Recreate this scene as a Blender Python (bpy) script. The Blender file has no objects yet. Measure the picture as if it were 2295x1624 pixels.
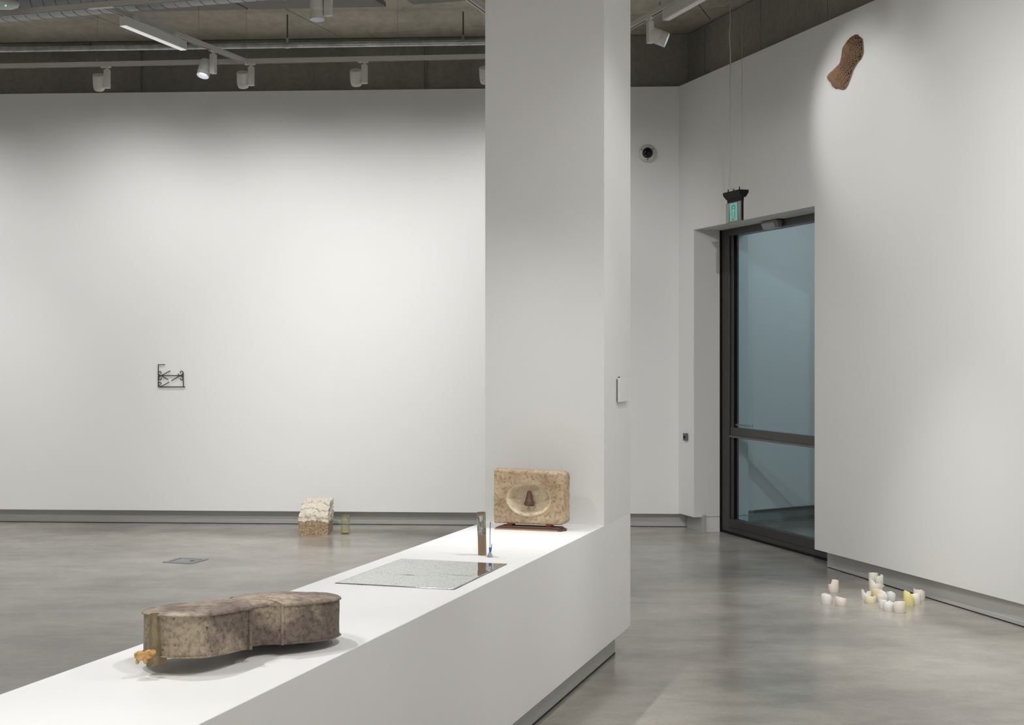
import bpy, bmesh, math, random
from mathutils import Vector, Matrix, noise

# ------------------------------------------------------------------ camera, world, exposure
F, CX, HY, EYE = 3150.0, 1147.5, 790.0, 1.5          # focal length, principal column, horizon row (2295x1624 frame), eye height
scene = bpy.context.scene
C = scene.collection
cam_d = bpy.data.cameras.new('camera'); cam = bpy.data.objects.new('camera', cam_d); C.objects.link(cam)
cam.location = (0, 0, EYE); cam.rotation_euler = (math.pi / 2, 0, 0)
cam_d.sensor_fit = 'HORIZONTAL'; cam_d.sensor_width = 36.0
cam_d.lens = F / 2295 * 36.0
cam_d.shift_x = 0.0; cam_d.shift_y = (HY - 812.0) / 2295
cam_d.clip_start = 0.05; cam_d.clip_end = 100
scene.camera = cam
world = bpy.data.worlds.new('world'); scene.world = world; world.use_nodes = True
world.node_tree.nodes['Background'].inputs[0].default_value = (0.05, 0.05, 0.05, 1)
world.node_tree.nodes['Background'].inputs[1].default_value = 0.2
vs = scene.view_settings
vs.view_transform = 'Standard'; vs.look = 'None'; vs.gamma = 1.0; vs.use_curve_mapping = False
vs.exposure = 0.0
scene.cycles.max_bounces = 7; scene.cycles.diffuse_bounces = 3; scene.cycles.glossy_bounces = 3
scene.cycles.use_adaptive_sampling = True; scene.cycles.adaptive_threshold = 0.04
scene.cycles.transmission_bounces = 8; scene.cycles.transparent_max_bounces = 8
scene.cycles.sample_clamp_indirect = 4.0
scene.cycles.use_denoising = True
scene.cycles.caustics_reflective = False; scene.cycles.caustics_refractive = False

# brightness of the lamps (watts), tuned here; the lamps themselves are built with their fixtures
P_WASH, P_WALL_FILL, P_PLINTH, P_SLAB, P_FLOOD, P_KNIT, P_FLOOR, P_SIDE_FILL, P_REAR_FILL, P_CORRIDOR_FILL = 43.0, 335.0, 155.0, 80.0, 19.0, 26.0, 240.0, 440.0, 1000.0, 16.0
WARM = (1.0, 0.993, 0.98); COOL = (0.95, 0.98, 1.0)

random.seed(7)
R = math.radians
V = Vector

# ------------------------------------------------------------------ layout frames
D1 = V((.3024, .9532, 0)); D2 = V((.9532, -.3024, 0))           # building grid: along the plinth, across it
CORNER = V((1.425, 12.015, 0))
BT = V((-.9982, .0598, 0)); BN = V((.0598, .9982, 0))           # back wall: along (leftwards from the corner), outward
RT = V((.2986, -.9544, 0)); RN = V((.9544, .2986, 0))           # right wall: along (towards camera), outward
PT = .696                                                       # plinth top
WH = 3.775                                                      # top of white walls
CH = 4.25                                                       # ceiling
GAP = .128                                                      # bottom of the floating walls
TZ = 3.75                                                       # underside of lighting track

def ray(u, v): return V(((u - CX) / F, 1.0, (HY - v) / F))
def at_z(u, v, z):
    r = ray(u, v); t = (z - EYE) / r.z
    return V((r.x * t, t, z))
def at_y(u, v, y):
    r = ray(u, v); return V((r.x * y, y, EYE + r.z * y))
def on_wall(u, v, o, n, off=0.0):
    r = ray(u, v); p0 = o + n * off
    t = (p0.x * n.x + p0.y * n.y) / (r.x * n.x + r.y * n.y)
    return V((r.x * t, t, EYE + r.z * t))
def grid(a, b, z=0.0):                                           # grid coordinates (along D1, along D2) to world
    return D1 * a + D2 * b + V((0, 0, z))

# ------------------------------------------------------------------ materials
MATS = {}
def mat(name, col, rough=.6, metal=0.0, noise_amt=None, bump=None, rough_var=None, coords='Object', **kw):
    if name in MATS: return MATS[name]
    m = bpy.data.materials.new(name); m.use_nodes = True
    nt = m.node_tree; b = nt.nodes['Principled BSDF']
    b.inputs['Base Color'].default_value = (*col, 1); b.inputs['Roughness'].default_value = rough
    b.inputs['Metallic'].default_value = metal
    for k, v in kw.items(): b.inputs[k.replace('_', ' ')].default_value = v
    if noise_amt or bump or rough_var:
        tc = nt.nodes.new('ShaderNodeTexCoord')
    if noise_amt:                                                # list of (scale, detail, colour a, colour b, lo, hi, stretch)
        prev = None
        for (sc, det, ca, cb, lo, hi, st) in noise_amt:
            mp = nt.nodes.new('ShaderNodeMapping'); mp.inputs['Scale'].default_value = st
            nt.links.new(tc.outputs[coords], mp.inputs[0])
            n = nt.nodes.new('ShaderNodeTexNoise'); n.inputs['Scale'].default_value = sc; n.inputs['Detail'].default_value = det
            n.inputs['Roughness'].default_value = .6
            nt.links.new(mp.outputs[0], n.inputs['Vector'])
            r = nt.nodes.new('ShaderNodeValToRGB')
            r.color_ramp.elements[0].position = lo; r.color_ramp.elements[1].position = hi
            r.color_ramp.elements[0].color = (*ca, 1); r.color_ramp.elements[1].color = (*cb, 1)
            nt.links.new(n.outputs[0], r.inputs[0])
            if prev is None: prev = r.outputs[0]
            else:
                mx = nt.nodes.new('ShaderNodeMix'); mx.data_type = 'RGBA'; mx.blend_type = 'MULTIPLY'
                mx.inputs[0].default_value = 1.0
                nt.links.new(prev, mx.inputs[6]); nt.links.new(r.outputs[0], mx.inputs[7]); prev = mx.outputs[2]
        nt.links.new(prev, b.inputs['Base Color'])
    if rough_var:
        sc, lo, hi = rough_var
        n = nt.nodes.new('ShaderNodeTexNoise'); n.inputs['Scale'].default_value = sc; n.inputs['Detail'].default_value = 5
        nt.links.new(tc.outputs[coords], n.inputs['Vector'])
        mr = nt.nodes.new('ShaderNodeMapRange'); mr.inputs['From Min'].default_value = .35; mr.inputs['From Max'].default_value = .65
        mr.inputs['To Min'].default_value = lo; mr.inputs['To Max'].default_value = hi
        nt.links.new(n.outputs[0], mr.inputs[0]); nt.links.new(mr.outputs[0], b.inputs['Roughness'])
    if bump:
        sc, det, st, dist = bump
        n = nt.nodes.new('ShaderNodeTexNoise'); n.inputs['Scale'].default_value = sc; n.inputs['Detail'].default_value = det
        nt.links.new(tc.outputs[coords], n.inputs['Vector'])
        bp = nt.nodes.new('ShaderNodeBump'); bp.inputs['Strength'].default_value = st; bp.inputs['Distance'].default_value = dist
        nt.links.new(n.outputs[0], bp.inputs['Height']); nt.links.new(bp.outputs[0], b.inputs['Normal'])
    MATS[name] = m
    return m
def glow(name, col, strength):
    if name in MATS: return MATS[name]
    m = mat(name, (.02, .02, .02), .4)
    b = m.node_tree.nodes['Principled BSDF']
    b.inputs['Emission Color'].default_value = (*col, 1); b.inputs['Emission Strength'].default_value = strength
    m.cycles.emission_sampling = 'NONE'                       # small glowing faces; their light comes from the lamps themselves
    return m
ONE = (1, 1, 1)
white_wall = mat('white_wall_paint', (.80, .80, .79), .62)
white_plinth = mat('white_plinth_paint', (.86, .86, .855), .5)
kick_metal = mat('anodised_aluminium', (.50, .50, .485), .42, .12, rough_var=(3, .38, .48))
concrete_wall = mat('raw_concrete', (.2, .19, .17), .8,
    noise_amt=[(1.1, 5, (.22, .21, .187), (.36, .343, .31), .3, .7, (1, 1, .25)), (26, 3, (.86, .86, .86), ONE, .35, .55, ONE), (7, 2, (.45, .44, .42), ONE, .24, .27, ONE)],
    )
concrete_slab = mat('slab_concrete', (.3, .28, .25), .8,
    noise_amt=[(.9, 5, (.42, .385, .325), (.68, .625, .53), .3, .7, ONE), (14, 4, (.8, .79, .77), ONE, .3, .6, (1, .4, 1))],
    )
floor_mat = mat('polished_concrete_floor', (.3, .28, .26), .2, coords='Object',
    noise_amt=[(.5, 5, (.28, .265, .24), (.51, .472, .415), .36, .64, (1, 1, 1)),
               (2.2, 6, (.74, .745, .75), ONE, .34, .60, (1, 1.6, 1)),
               (55, 3, (.90, .90, .90), ONE, .3, .6, (1, 1, 1))],
    rough_var=(1.5, .15, .27), bump=(3.0, 4, .02, .01))
track_paint = mat('track_white_enamel', (.62, .61, .57), .45)
lamp_paint = mat('lamp_white_enamel', (.70, .69, .66), .4)
slot_black = mat('track_slot_black', (.012, .012, .012), .6)
galv = mat('galvanised_steel', (.55, .56, .57), .35, .9, noise_amt=[(9, 4, (.38, .39, .40), (.62, .63, .64), .35, .65, (1, 1, 1))], rough_var=(6, .28, .5))
duct_mat = mat('duct_sheet_metal', (.40, .42, .44), .5, .35)
taupe = mat('acoustic_board', (.26, .245, .225), .9, bump=(300, 2, .1, .001))
dark_alu = mat('dark_anodised_frame', (.052, .051, .05), .38, .55)
black_plastic = mat('black_plastic', (.006, .006, .0065), .55, Specular_IOR_Level=.15)
steel_wire = mat('steel_wire', (.35, .35, .34), .4, .7)
iron = mat('painted_iron', (.05, .043, .034), .6, .3, noise_amt=[(60, 4, (.035, .03, .024), (.09, .075, .055), .35, .65, ONE)])

# ------------------------------------------------------------------ geometry helpers
class MB:
    """collects simple shapes into one mesh"""
    def __init__(s): s.bm = bmesh.new()
    def hull(s, pts, faces):
        vs_ = [s.bm.verts.new(p) for p in pts]
        for f in faces:
            try: s.bm.faces.new([vs_[i] for i in f])
            except ValueError: pass
        return s
    def obox(s, o, ex, ey, ez, a, b, c):
        """box spanned from origin o by unit axes with ranges a, b, c"""
        pts = [o + ex * x + ey * y + ez * z for z in c for y in b for x in a]
        return s.hull(pts, [(0, 2, 3, 1), (4, 5, 7, 6), (0, 1, 5, 4), (2, 6, 7, 3), (0, 4, 6, 2), (1, 3, 7, 5)])
    def box(s, x0, x1, y0, y1, z0, z1):
        return s.obox(V((0, 0, 0)), V((1, 0, 0)), V((0, 1, 0)), V((0, 0, 1)), (x0, x1), (y0, y1), (z0, z1))
    def prism(s, poly, z0, z1):
        n = len(poly)
        pts = [V((p[0], p[1], z0)) for p in poly] + [V((p[0], p[1], z1)) for p in poly]
        return s.hull(pts, [tuple(range(n))[::-1], tuple(range(n, 2 * n))] + [(i, (i + 1) % n, n + (i + 1) % n, n + i) for i in range(n)])
    def tube(s, pts, rad, seg=8, caps=True):
        pts = [V(p) for p in pts]; n = len(pts)
        rad = rad if isinstance(rad, (list, tuple)) else [rad] * n
        rings = []; prev = None
        for i, p in enumerate(pts):
            t = (pts[min(i + 1, n - 1)] - pts[max(i - 1, 0)]).normalized()
            if prev is None:
                a = t.orthogonal().normalized()
            else:
                a = (prev - t * prev.dot(t)).normalized()
            prev = a; b = t.cross(a)
            rings.append([s.bm.verts.new(p + (a * math.cos(k * 2 * math.pi / seg) + b * math.sin(k * 2 * math.pi / seg)) * rad[i]) for k in range(seg)])
        for i in range(n - 1):
            for k in range(seg):
                s.bm.faces.new((rings[i][k], rings[i][(k + 1) % seg], rings[i + 1][(k + 1) % seg], rings[i + 1][k]))
        if caps:
            s.bm.faces.new(rings[0][::-1]); s.bm.faces.new(rings[-1])
        return s
    def lathe(s, prof, o=V((0, 0, 0)), axis=V((0, 0, 1)), seg=24, cap0=True, cap1=True):
        axis = axis.normalized(); a = axis.orthogonal().normalized(); b = axis.cross(a)
        rings = [[s.bm.verts.new(o + axis * h + (a * math.cos(k * 2 * math.pi / seg) + b * math.sin(k * 2 * math.pi / seg)) * r) for k in range(seg)] for r, h in prof]
        for i in range(len(rings) - 1):
            for k in range(seg):
                s.bm.faces.new((rings[i][k], rings[i][(k + 1) % seg], rings[i + 1][(k + 1) % seg], rings[i + 1][k]))
        if cap0: s.bm.faces.new(rings[0][::-1])
        if cap1: s.bm.faces.new(rings[-1])
        return s
    def build(s, name, m, parent=None, smooth=False, bevel=0.0, origin=None, recalc=True):
        if recalc: bmesh.ops.recalc_face_normals(s.bm, faces=s.bm.faces)
        if origin is not None: bmesh.ops.translate(s.bm, vec=-origin, verts=s.bm.verts)
        me = bpy.data.meshes.new(name); s.bm.to_mesh(me); s.bm.free()
        o = bpy.data.objects.new(name, me); C.objects.link(o)
        if m: me.materials.append(m)
        if origin is not None: o.location = origin
        if smooth:
            for p in me.polygons: p.use_smooth = True
            me.update()
            try: me.set_sharp_from_angle(angle=R(smooth if smooth is not True else 40))
            except Exception: pass
        if bevel:
            md = o.modifiers.new('bevel', 'BEVEL'); md.width = bevel; md.segments = 2; md.limit_method = 'ANGLE'; md.angle_limit = R(40)
        if parent: 
            o.parent = parent; o.matrix_parent_inverse = parent.matrix_basis.inverted()
        return o
def thing(name, label, cat, loc, group=None):
    o = bpy.data.objects.new(name, None); C.objects.link(o); o.location = loc
    o.empty_display_size = .05
    o['label'] = label; o['category'] = cat
    if group: o['group'] = group
    return o
def tag(o, label, cat, group=None):
    o['label'] = label; o['category'] = cat
    if group: o['group'] = group
    return o
def struct(o, label=None):
    o['kind'] = 'structure'
    if label: o['label'] = label
    return o
Z = V((0, 0, 1)); O0 = V((0, 0, 0))
def fbm(p, sc, seed=0.0, oct=3):
    v = 0; a = 1
    for i in range(oct):
        v += a * noise.noise(V((p[0] * sc + seed, p[1] * sc - seed, p[2] * sc + seed * .37))); a *= .5; sc *= 2.1
    return v

# ------------------------------------------------------------------ room shell
LEFT_X, REAR_Y = -8.2, -4.5
bl = CORNER + BT * 9.7                                             # far left end of back wall line
def rline(y): return CORNER.x + .3129 * (CORNER.y - y)             # x of the right wall face at depth y
struct(MB().box(LEFT_X - .3, 9.5, REAR_Y - .3, 16.5, -.2, 0).build('floor', floor_mat))
# ceiling slab with formwork panels proud of thin joints
ceil = struct(MB().box(LEFT_X - .3, 9.5, REAR_Y - .3, 16.5, CH + .008, CH + .3).build('ceiling', concrete_slab))
room_poly = [(-8.2, 12.62), (1.475, 12.14), (rline(-4.5) + .13, -4.5), (-8.2, -4.5)]
def clip(poly, clipper):
    out = poly
    n = len(clipper); area = sum(clipper[i][0] * clipper[(i + 1) % n][1] - clipper[(i + 1) % n][0] * clipper[i][1] for i in range(n))
    for i in range(n):
        a, b = clipper[i], clipper[(i + 1) % n]; sgn = 1 if area > 0 else -1
        inside = lambda p: sgn * ((b[0] - a[0]) * (p[1] - a[1]) - (b[1] - a[1]) * (p[0] - a[0])) >= 0
        res = []
        for j in range(len(out)):
            p, q = out[j], out[(j + 1) % len(out)]
            ip, iq = inside(p), inside(q)
            if ip: res.append(p)
            if ip != iq:
                d1 = (b[0] - a[0]) * (p[1] - a[1]) - (b[1] - a[1]) * (p[0] - a[0]); d2 = (b[0] - a[0]) * (q[1] - a[1]) - (b[1] - a[1]) * (q[0] - a[0])
                t = d1 / (d1 - d2); res.append((p[0] + (q[0] - p[0]) * t, p[1] + (q[1] - p[1]) * t))
        out = res
        if not out: return []
    return out
for i in range(-5, 4):
    for j in range(-6, 1):
        b0 = -5.13 + 1.59 * i; a0 = 11.2 + 2.4 * j
        q = [grid(a, b) for a, b in ((a0 + .005, b0 + .005), (a0 + 2.395, b0 + .005), (a0 + 2.395, b0 + 1.585), (a0 + .005, b0 + 1.585))]
        q = clip([(p.x, p.y) for p in q], room_poly)
        if len(q) >= 3 and max(p[0] for p in q) - min(p[0] for p in q) > .05:
            MB().prism(q, CH, CH + .02).build('panel', concrete_slab, ceil)
# white back wall, floating over a recessed kick
struct(MB().obox(CORNER, BT, BN, Z, (-.0, 9.75), (0, .10), (GAP, WH)).build('wall_back', white_wall))
struct(MB().obox(CORNER, BT, BN, Z, (-.09, 9.75), (.105, .125), (0, GAP + .03)).build('baseboard_back', kick_metal))
struct(MB().obox(CORNER, BT, BN, Z, (-.3, 9.75), (.0, .1), (GAP - .006, GAP)).build('trim_1', white_wall))
wub = struct(MB().obox(CORNER, BT, BN, Z, (-.6, 9.8), (.16, .45), (GAP, CH + .02)).build('wall_upper_back', concrete_wall))
ub = [-.13]
for u in (955, 320): ub.append((on_wall(u, 150, CORNER, BN, .15) - CORNER).dot(BT))
ub += [ub[-1] + 2.5, ub[-1] + 5.0]
for k in range(len(ub) - 1):
    MB().obox(CORNER, BT, BN, Z, (ub[k] + (.018 if k else 0), min(ub[k + 1] - .018, 9.75)), (.14, .162), (WH - .4, CH)).build('panel', concrete_wall, wub)
# white right wall with door opening
S0, S1, HEAD = .31, 2.305, 2.524
m = MB()
m.obox(CORNER, RT, RN, Z, (-.1, S0), (0, .10), (GAP, WH))
m.obox(CORNER, RT, RN, Z, (S0, S1), (0, .10), (HEAD, WH))
m.obox(CORNER, RT, RN, Z, (S1, 17.4), (0, .10), (GAP, WH))
struct(m.build('wall_right', white_wall))
m = MB()                                                            # kick of the right wall, slightly out of parallel as in the room
ka = V((1.5978, 11.696, 0)); kb = CORNER + RN * .085 + RT * -.02
m.prism([(p.x, p.y) for p in (kb, ka, ka + RN * .02, kb + RN * .02)], 0, GAP + .02)
kc = V((2.206, 9.825, 0)); kd = V((2.803, 7.695, 0)); ke = kd + RT * 12
m.prism([(p.x, p.y) for p in (kc, kd, kd + RN * .02, kc + RN * .02)], 0, GAP + .02)
m.prism([(p.x, p.y) for p in (kd, ke, ke + RN * .02, kd + RN * .02)], 0, GAP + .02)
struct(m.build('baseboard_right', kick_metal))
kdir = (kd - kc).normalized(); kn = V((-kdir.y, kdir.x, 0)); KL = (kd - kc).length
joint = mat('dark_floor_joint', (.012, .012, .011), .8)
struct(MB().obox(CORNER, BT, BN, Z, (-.09, 9.75), (.1035, .106), (0, .004)).build('trim_4', joint))
struct(MB().obox(kc, kdir, kn, Z, (0, .55), (-.001, .0), (0, .005)).obox(kc, kdir, kn, Z, (.55, KL), (-.0125, .0), (0, .0065)).obox(kd, RT, RN, Z, (0, 12), (-.0125, .0), (0, .0065)).build('trim_5', joint))
m = MB(); m.obox(kc + kdir * .55, kdir, kn, Z, (0, KL - .55), (-.012, .0), (.007, .028)).obox(kd, RT, RN, Z, (0, 12), (-.012, .0), (.007, .028)); struct(m.build('trim_2', kick_metal))
wur = struct(MB().obox(CORNER, RT, RN, Z, (-.3, S0 - .012), (.15, .50), (0, CH + .02))
             .obox(CORNER, RT, RN, Z, (S1 + .012, 17.4), (.15, .50), (0, CH + .02))
             .obox(CORNER, RT, RN, Z, (S0 - .012, S1 + .012), (.15, .50), (HEAD + .012, CH + .02)).build('wall_upper_right', concrete_wall))
us = [-.14] + [(on_wall(u, 80, CORNER, RN, .13) - CORNER).dot(RT) for u in (1580, 1705, 1855)]
us += [us[-1] + 1.6 * k for k in range(1, 9)]
for k in range(len(us) - 1):
    MB().obox(CORNER, RT, RN, Z, (us[k] + (.004 if k else .01), min(us[k + 1] - .004, 17.3)), (.13, .152), (WH - .3, CH)).build('panel', concrete_wall, wur)
# linings of the door recess
m = MB()
m.obox(CORNER, RT, RN, Z, (S0 - .012, S0), (.10, .50), (GAP, HEAD + .012)).obox(CORNER, RT, RN, Z, (S0 - .012, S0), (.078, .50), (0, GAP - .004))
m.obox(CORNER, RT, RN, Z, (S0, S1), (.10, .50), (HEAD, HEAD + .012))
m.obox(CORNER, RT, RN, Z, (S1, S1 + .012), (.10, .50), (0, HEAD + .012))
struct(m.build('trim_3', white_wall))
# unseen sides that close the room
struct(MB().box(LEFT_X - .2, LEFT_X, REAR_Y, 12.8, 0, CH + .02).build('wall_left', white_wall))
struct(MB().box(LEFT_X - .2, rline(REAR_Y) + .5, REAR_Y - .2, REAR_Y, 0, CH + .02).build('wall_rear', white_wall))
# corridor behind the glass door
fa = V((1.75, 12.009, 0)); fd = V((.834, .5517, 0)).normalized(); fn = V((-fd.y, fd.x, 0))
struct(MB().obox(fa, fd, fn, Z, (.0, 4.6), (0, .1), (GAP, 3.4)).build('wall_corridor', white_wall))
struct(MB().obox(fa, fd, fn, Z, (-.1, 4.6), (.08, .1), (0, GAP + .03)).build('baseboard_corridor', kick_metal))
struct(MB().obox(CORNER, RT, RN, Z, (-2.2, 6), (3.3, 3.4), (0, 3.4)).build('wall_corridor_side', white_wall))
struct(MB().prism([(CORNER + RN * a + RT * b)[:2] for a, b in ((.5, -2.4), (3.4, -2.4), (3.4, 6), (.5, 6))], 3.2, 3.25).build('ceiling_corridor', white_wall))

# ------------------------------------------------------------------ column and plinth
pr = V((.428, 6.53, 0))                                            # front right corner of the column
pw = .583
o = struct(MB().obox(pr, D1, D2, Z, (0, .55), (-pw, -.0), (PT, CH)).build('column', white_wall), 'white square column standing on the end of the long plinth')
pl = thing('plinth', 'long low white plinth running from the column, floating over a recessed base', 'plinth', pr - D1 * 3 - D2 * .29)
MB().obox(pr, D1, D2, Z, (-7.6, .55), (-pw, 0), (GAP, PT)).build('body', white_plinth, pl, bevel=.002)
MB().obox(pr, D1, D2, Z, (-7.54, .485), (-pw + .065, -.065), (0, GAP)).build('recessed_base', kick_metal, pl)
MB().obox(pr, D1, D2, Z, (-7.542, .487), (-pw + .063, -.063), (0, .006)).build('floor_joint', joint, pl)

# ------------------------------------------------------------------ glass door in its recess
door = bpy.data.objects.new('door_1', None); C.objects.link(door); door.location = CORNER + RT * 1.3 + RN * .25
door['kind'] = 'structure'; door['label'] = 'dark framed glass door in the recess of the right wall'
DO = .245                                                           # recess depth of the frame front
def dbox(s, o_, z): return MB().obox(CORNER, RT, RN, Z, s, o_, z)
def dz(u, v, off=DO): return on_wall(u, v, CORNER, RN, off)
def ds(u, off=DO): return (on_wall(u, 700, CORNER, RN, off) - CORNER).dot(RT)
sL0, sL1, sL2 = S0 + .012, ds(1634), ds(1641)
zt0 = dz(1700, 517).z; zb1 = dz(1740, 1188).z
zm0 = dz(1736, 992.5).z; zm1 = dz(1736, 968).z
dbox((S0, S0 + .014), (DO - .01, DO + .12), (0, HEAD)).build('frame_edge', black_plastic, door)
dbox((sL0, sL1), (DO, DO + .09), (.0, HEAD)).build('frame_post', dark_alu, door, bevel=.003)
dbox((sL1, sL2), (DO + .012, DO + .06), (.02, zt0 + .01)).build('stile', dark_alu, door, bevel=.002)
dbox((sL0, S1), (DO - .002, DO + .09), (zt0, HEAD)).build('top_rail', dark_alu, door, bevel=.003)
brail = dbox((sL1, S1), (DO, DO + .06), (.022, zb1)).build('bottom_rail', dark_alu, door, bevel=.003)
dbox((sL1, S1), (DO - .012, DO), (.022, .055)).build('weather_strip', dark_alu, brail)
mrail = dbox((sL1, S1), (DO + .008, DO + .055), (zm0 + .018, zm1)).build('middle_rail', mat('door_push_rail', (.035, .035, .035), .25, .2), door, bevel=.002)
dbox((sL1, S1), (DO, DO + .05), (zm0, zm0 + .018)).build('rail_lip', mat('rail_lip_alu', (.13, .125, .12), .35, .6), mrail)
dbox((sL0, S1), (DO - .005, DO + .10), (0, .022)).build('threshold', black_plastic, door)
glass = bpy.data.materials.new('blue_door_glass'); glass.use_nodes = True
nt = glass.node_tree; nt.nodes.clear()
go = nt.nodes.new('ShaderNodeOutputMaterial'); gt = nt.nodes.new('ShaderNodeBsdfTransparent'); gg = nt.nodes.new('ShaderNodeBsdfGlossy'); gm = nt.nodes.new('ShaderNodeMixShader'); fr = nt.nodes.new('ShaderNodeFresnel')
gt.inputs[0].default_value = (.77, .86, .89, 1); gg.inputs['Roughness'].default_value = .01; fr.inputs[0].default_value = 1.5
gge = nt.nodes.new('ShaderNodeNewGeometry'); gmu = nt.nodes.new('ShaderNodeMath'); gmu.operation = 'SUBTRACT'; gmu.use_clamp = True
nt.links.new(fr.outputs[0], gmu.inputs[0]); nt.links.new(gge.outputs['Backfacing'], gmu.inputs[1]); nt.links.new(gmu.outputs[0], gm.inputs[0]); nt.links.new(gt.outputs[0], gm.inputs[1]); nt.links.new(gg.outputs[0], gm.inputs[2]); nt.links.new(gm.outputs[0], go.inputs[0])
for z0, z1 in ((zb1 - .01, zm0 + .01), (zm1 - .01, zt0 + .01)):
    pane = dbox((sL2 - .01, S1), (DO + .028, DO + .034), (z0, z1)).build('glass_pane', glass, door)
m = MB()
for k in range(15):
    u_ = 1649 + k * 2.7; hgt = 3.4 + 1.5 * ((k * 7) % 3); p_ = dz(u_, 951.5 + (u_ - 1649) * .085, DO + .0275); e_ = hgt / F * p_.y / 2
    m.obox(p_, RT, RN, Z, (-.006, .006), (-.0004, .0004), (-e_, e_))
m.build('glass_lettering', mat('grey_vinyl', (.16, .18, .19), .6), pane)
dbox((sL2 - .008, sL2), (DO + .015, DO + .05), (zb1, zt0)).build('seal', black_plastic, door)

# ------------------------------------------------------------------ lighting tracks
def track(name, label, a, b, hang=(), slots=True, side=None):
    d = (b - a).normalized(); n = V((-d.y, d.x, 0)); L = (b - a).length
    t = thing(name, label, 'light track', (a + b) / 2, 'lighting tracks')
    MB().obox(V((a.x, a.y, 0)), d, n, Z, (0, L), (-.017, .017), (TZ, TZ + .034)).build('rail', track_paint, t, bevel=.0015)
    MB().obox(V((a.x, a.y, 0)), d, n, Z, (.01, L - .01), (-.006, .006), (TZ - .0008, TZ + .002)).build('slot', slot_black, t)
    MB().obox(V((a.x, a.y, 0)), d, n, Z, (.0, L), (-.0172, -.015), (TZ - .002, TZ)).build('lip', lamp_paint, t)
    for s in hang:
        p = a + d * s
        MB().tube([p + Z * (TZ + .03), p + Z * (TZ + .062)], .006, 8).build('hanger', steel_wire, t)
        MB().tube([p + Z * (TZ + .05), p + Z * CH], .0013, 6).build('suspension_wire', steel_wire, t)
    return t
def P2(u, v, z=TZ): 
    p = at_z(u, v, z); return V((p.x, p.y, 0))
bt0 = P2(0, 153); bt1 = P2(1085, 131.5); bd = (bt1 - bt0).normalized()
back_a = bt0 - bd * 3.2; back_b = bt1 + bd * .62
hs = [(P2(u, 153 - .0198 * u) - back_a).length for u in (218, 552, 891)]
track('back_light_track', 'long white lighting track running parallel to the back wall', back_a, back_b, hs)
cross_j = P2(552, 142.5); front_j = P2(227, 17)
track('cross_light_track', 'white lighting track joining the front and back tracks under the round duct', front_j + (cross_j - front_j).normalized() * .02, cross_j - (cross_j - front_j).normalized() * .02, ((P2(442, 100) - front_j).length,))
fd2 = (P2(320, 8.6) - P2(0, 34.9)).normalized()
f_a = front_j - fd2 * 5.0; f_b = front_j + fd2 * 3.4
track('front_light_track', 'white lighting track running beside the round spiral duct', f_a, f_b, (2.0, 5.6))
MB().obox(front_j, fd2, V((-fd2.y, fd2.x, 0)), Z, (-.09, .09), (-.021, .021), (TZ - .004, TZ + .0)).build('track_connector', lamp_paint)
tag(bpy.data.objects['track_connector'], 'flat white connector where the cross track meets the front track', 'track connector')
k2 = P2(1085, 26); t2b = grid(k2.dot(D1) + 1.60, k2.dot(D2)); t2a = grid(f_b.dot(D1) - 6.0, k2.dot(D2))
track('second_cross_light_track', 'white lighting track that runs up behind the column beside the plinth', t2a, t2b, (2.0, 5.0))
r0 = P2(1411, 66); r_a = r0 - RT * 1.2; r_b = r0 + RT * 9.0
track('right_light_track', 'white lighting track running parallel to the right wall', r_a, r_b, ((P2(1478, 26.5) - r_a).length, 4.5))
t3 = -.35
track('plinth_light_track', 'white lighting track on the open floor side of the plinth', grid(.0, t3), grid(7.6, t3), (2.0, 5.0))

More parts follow.
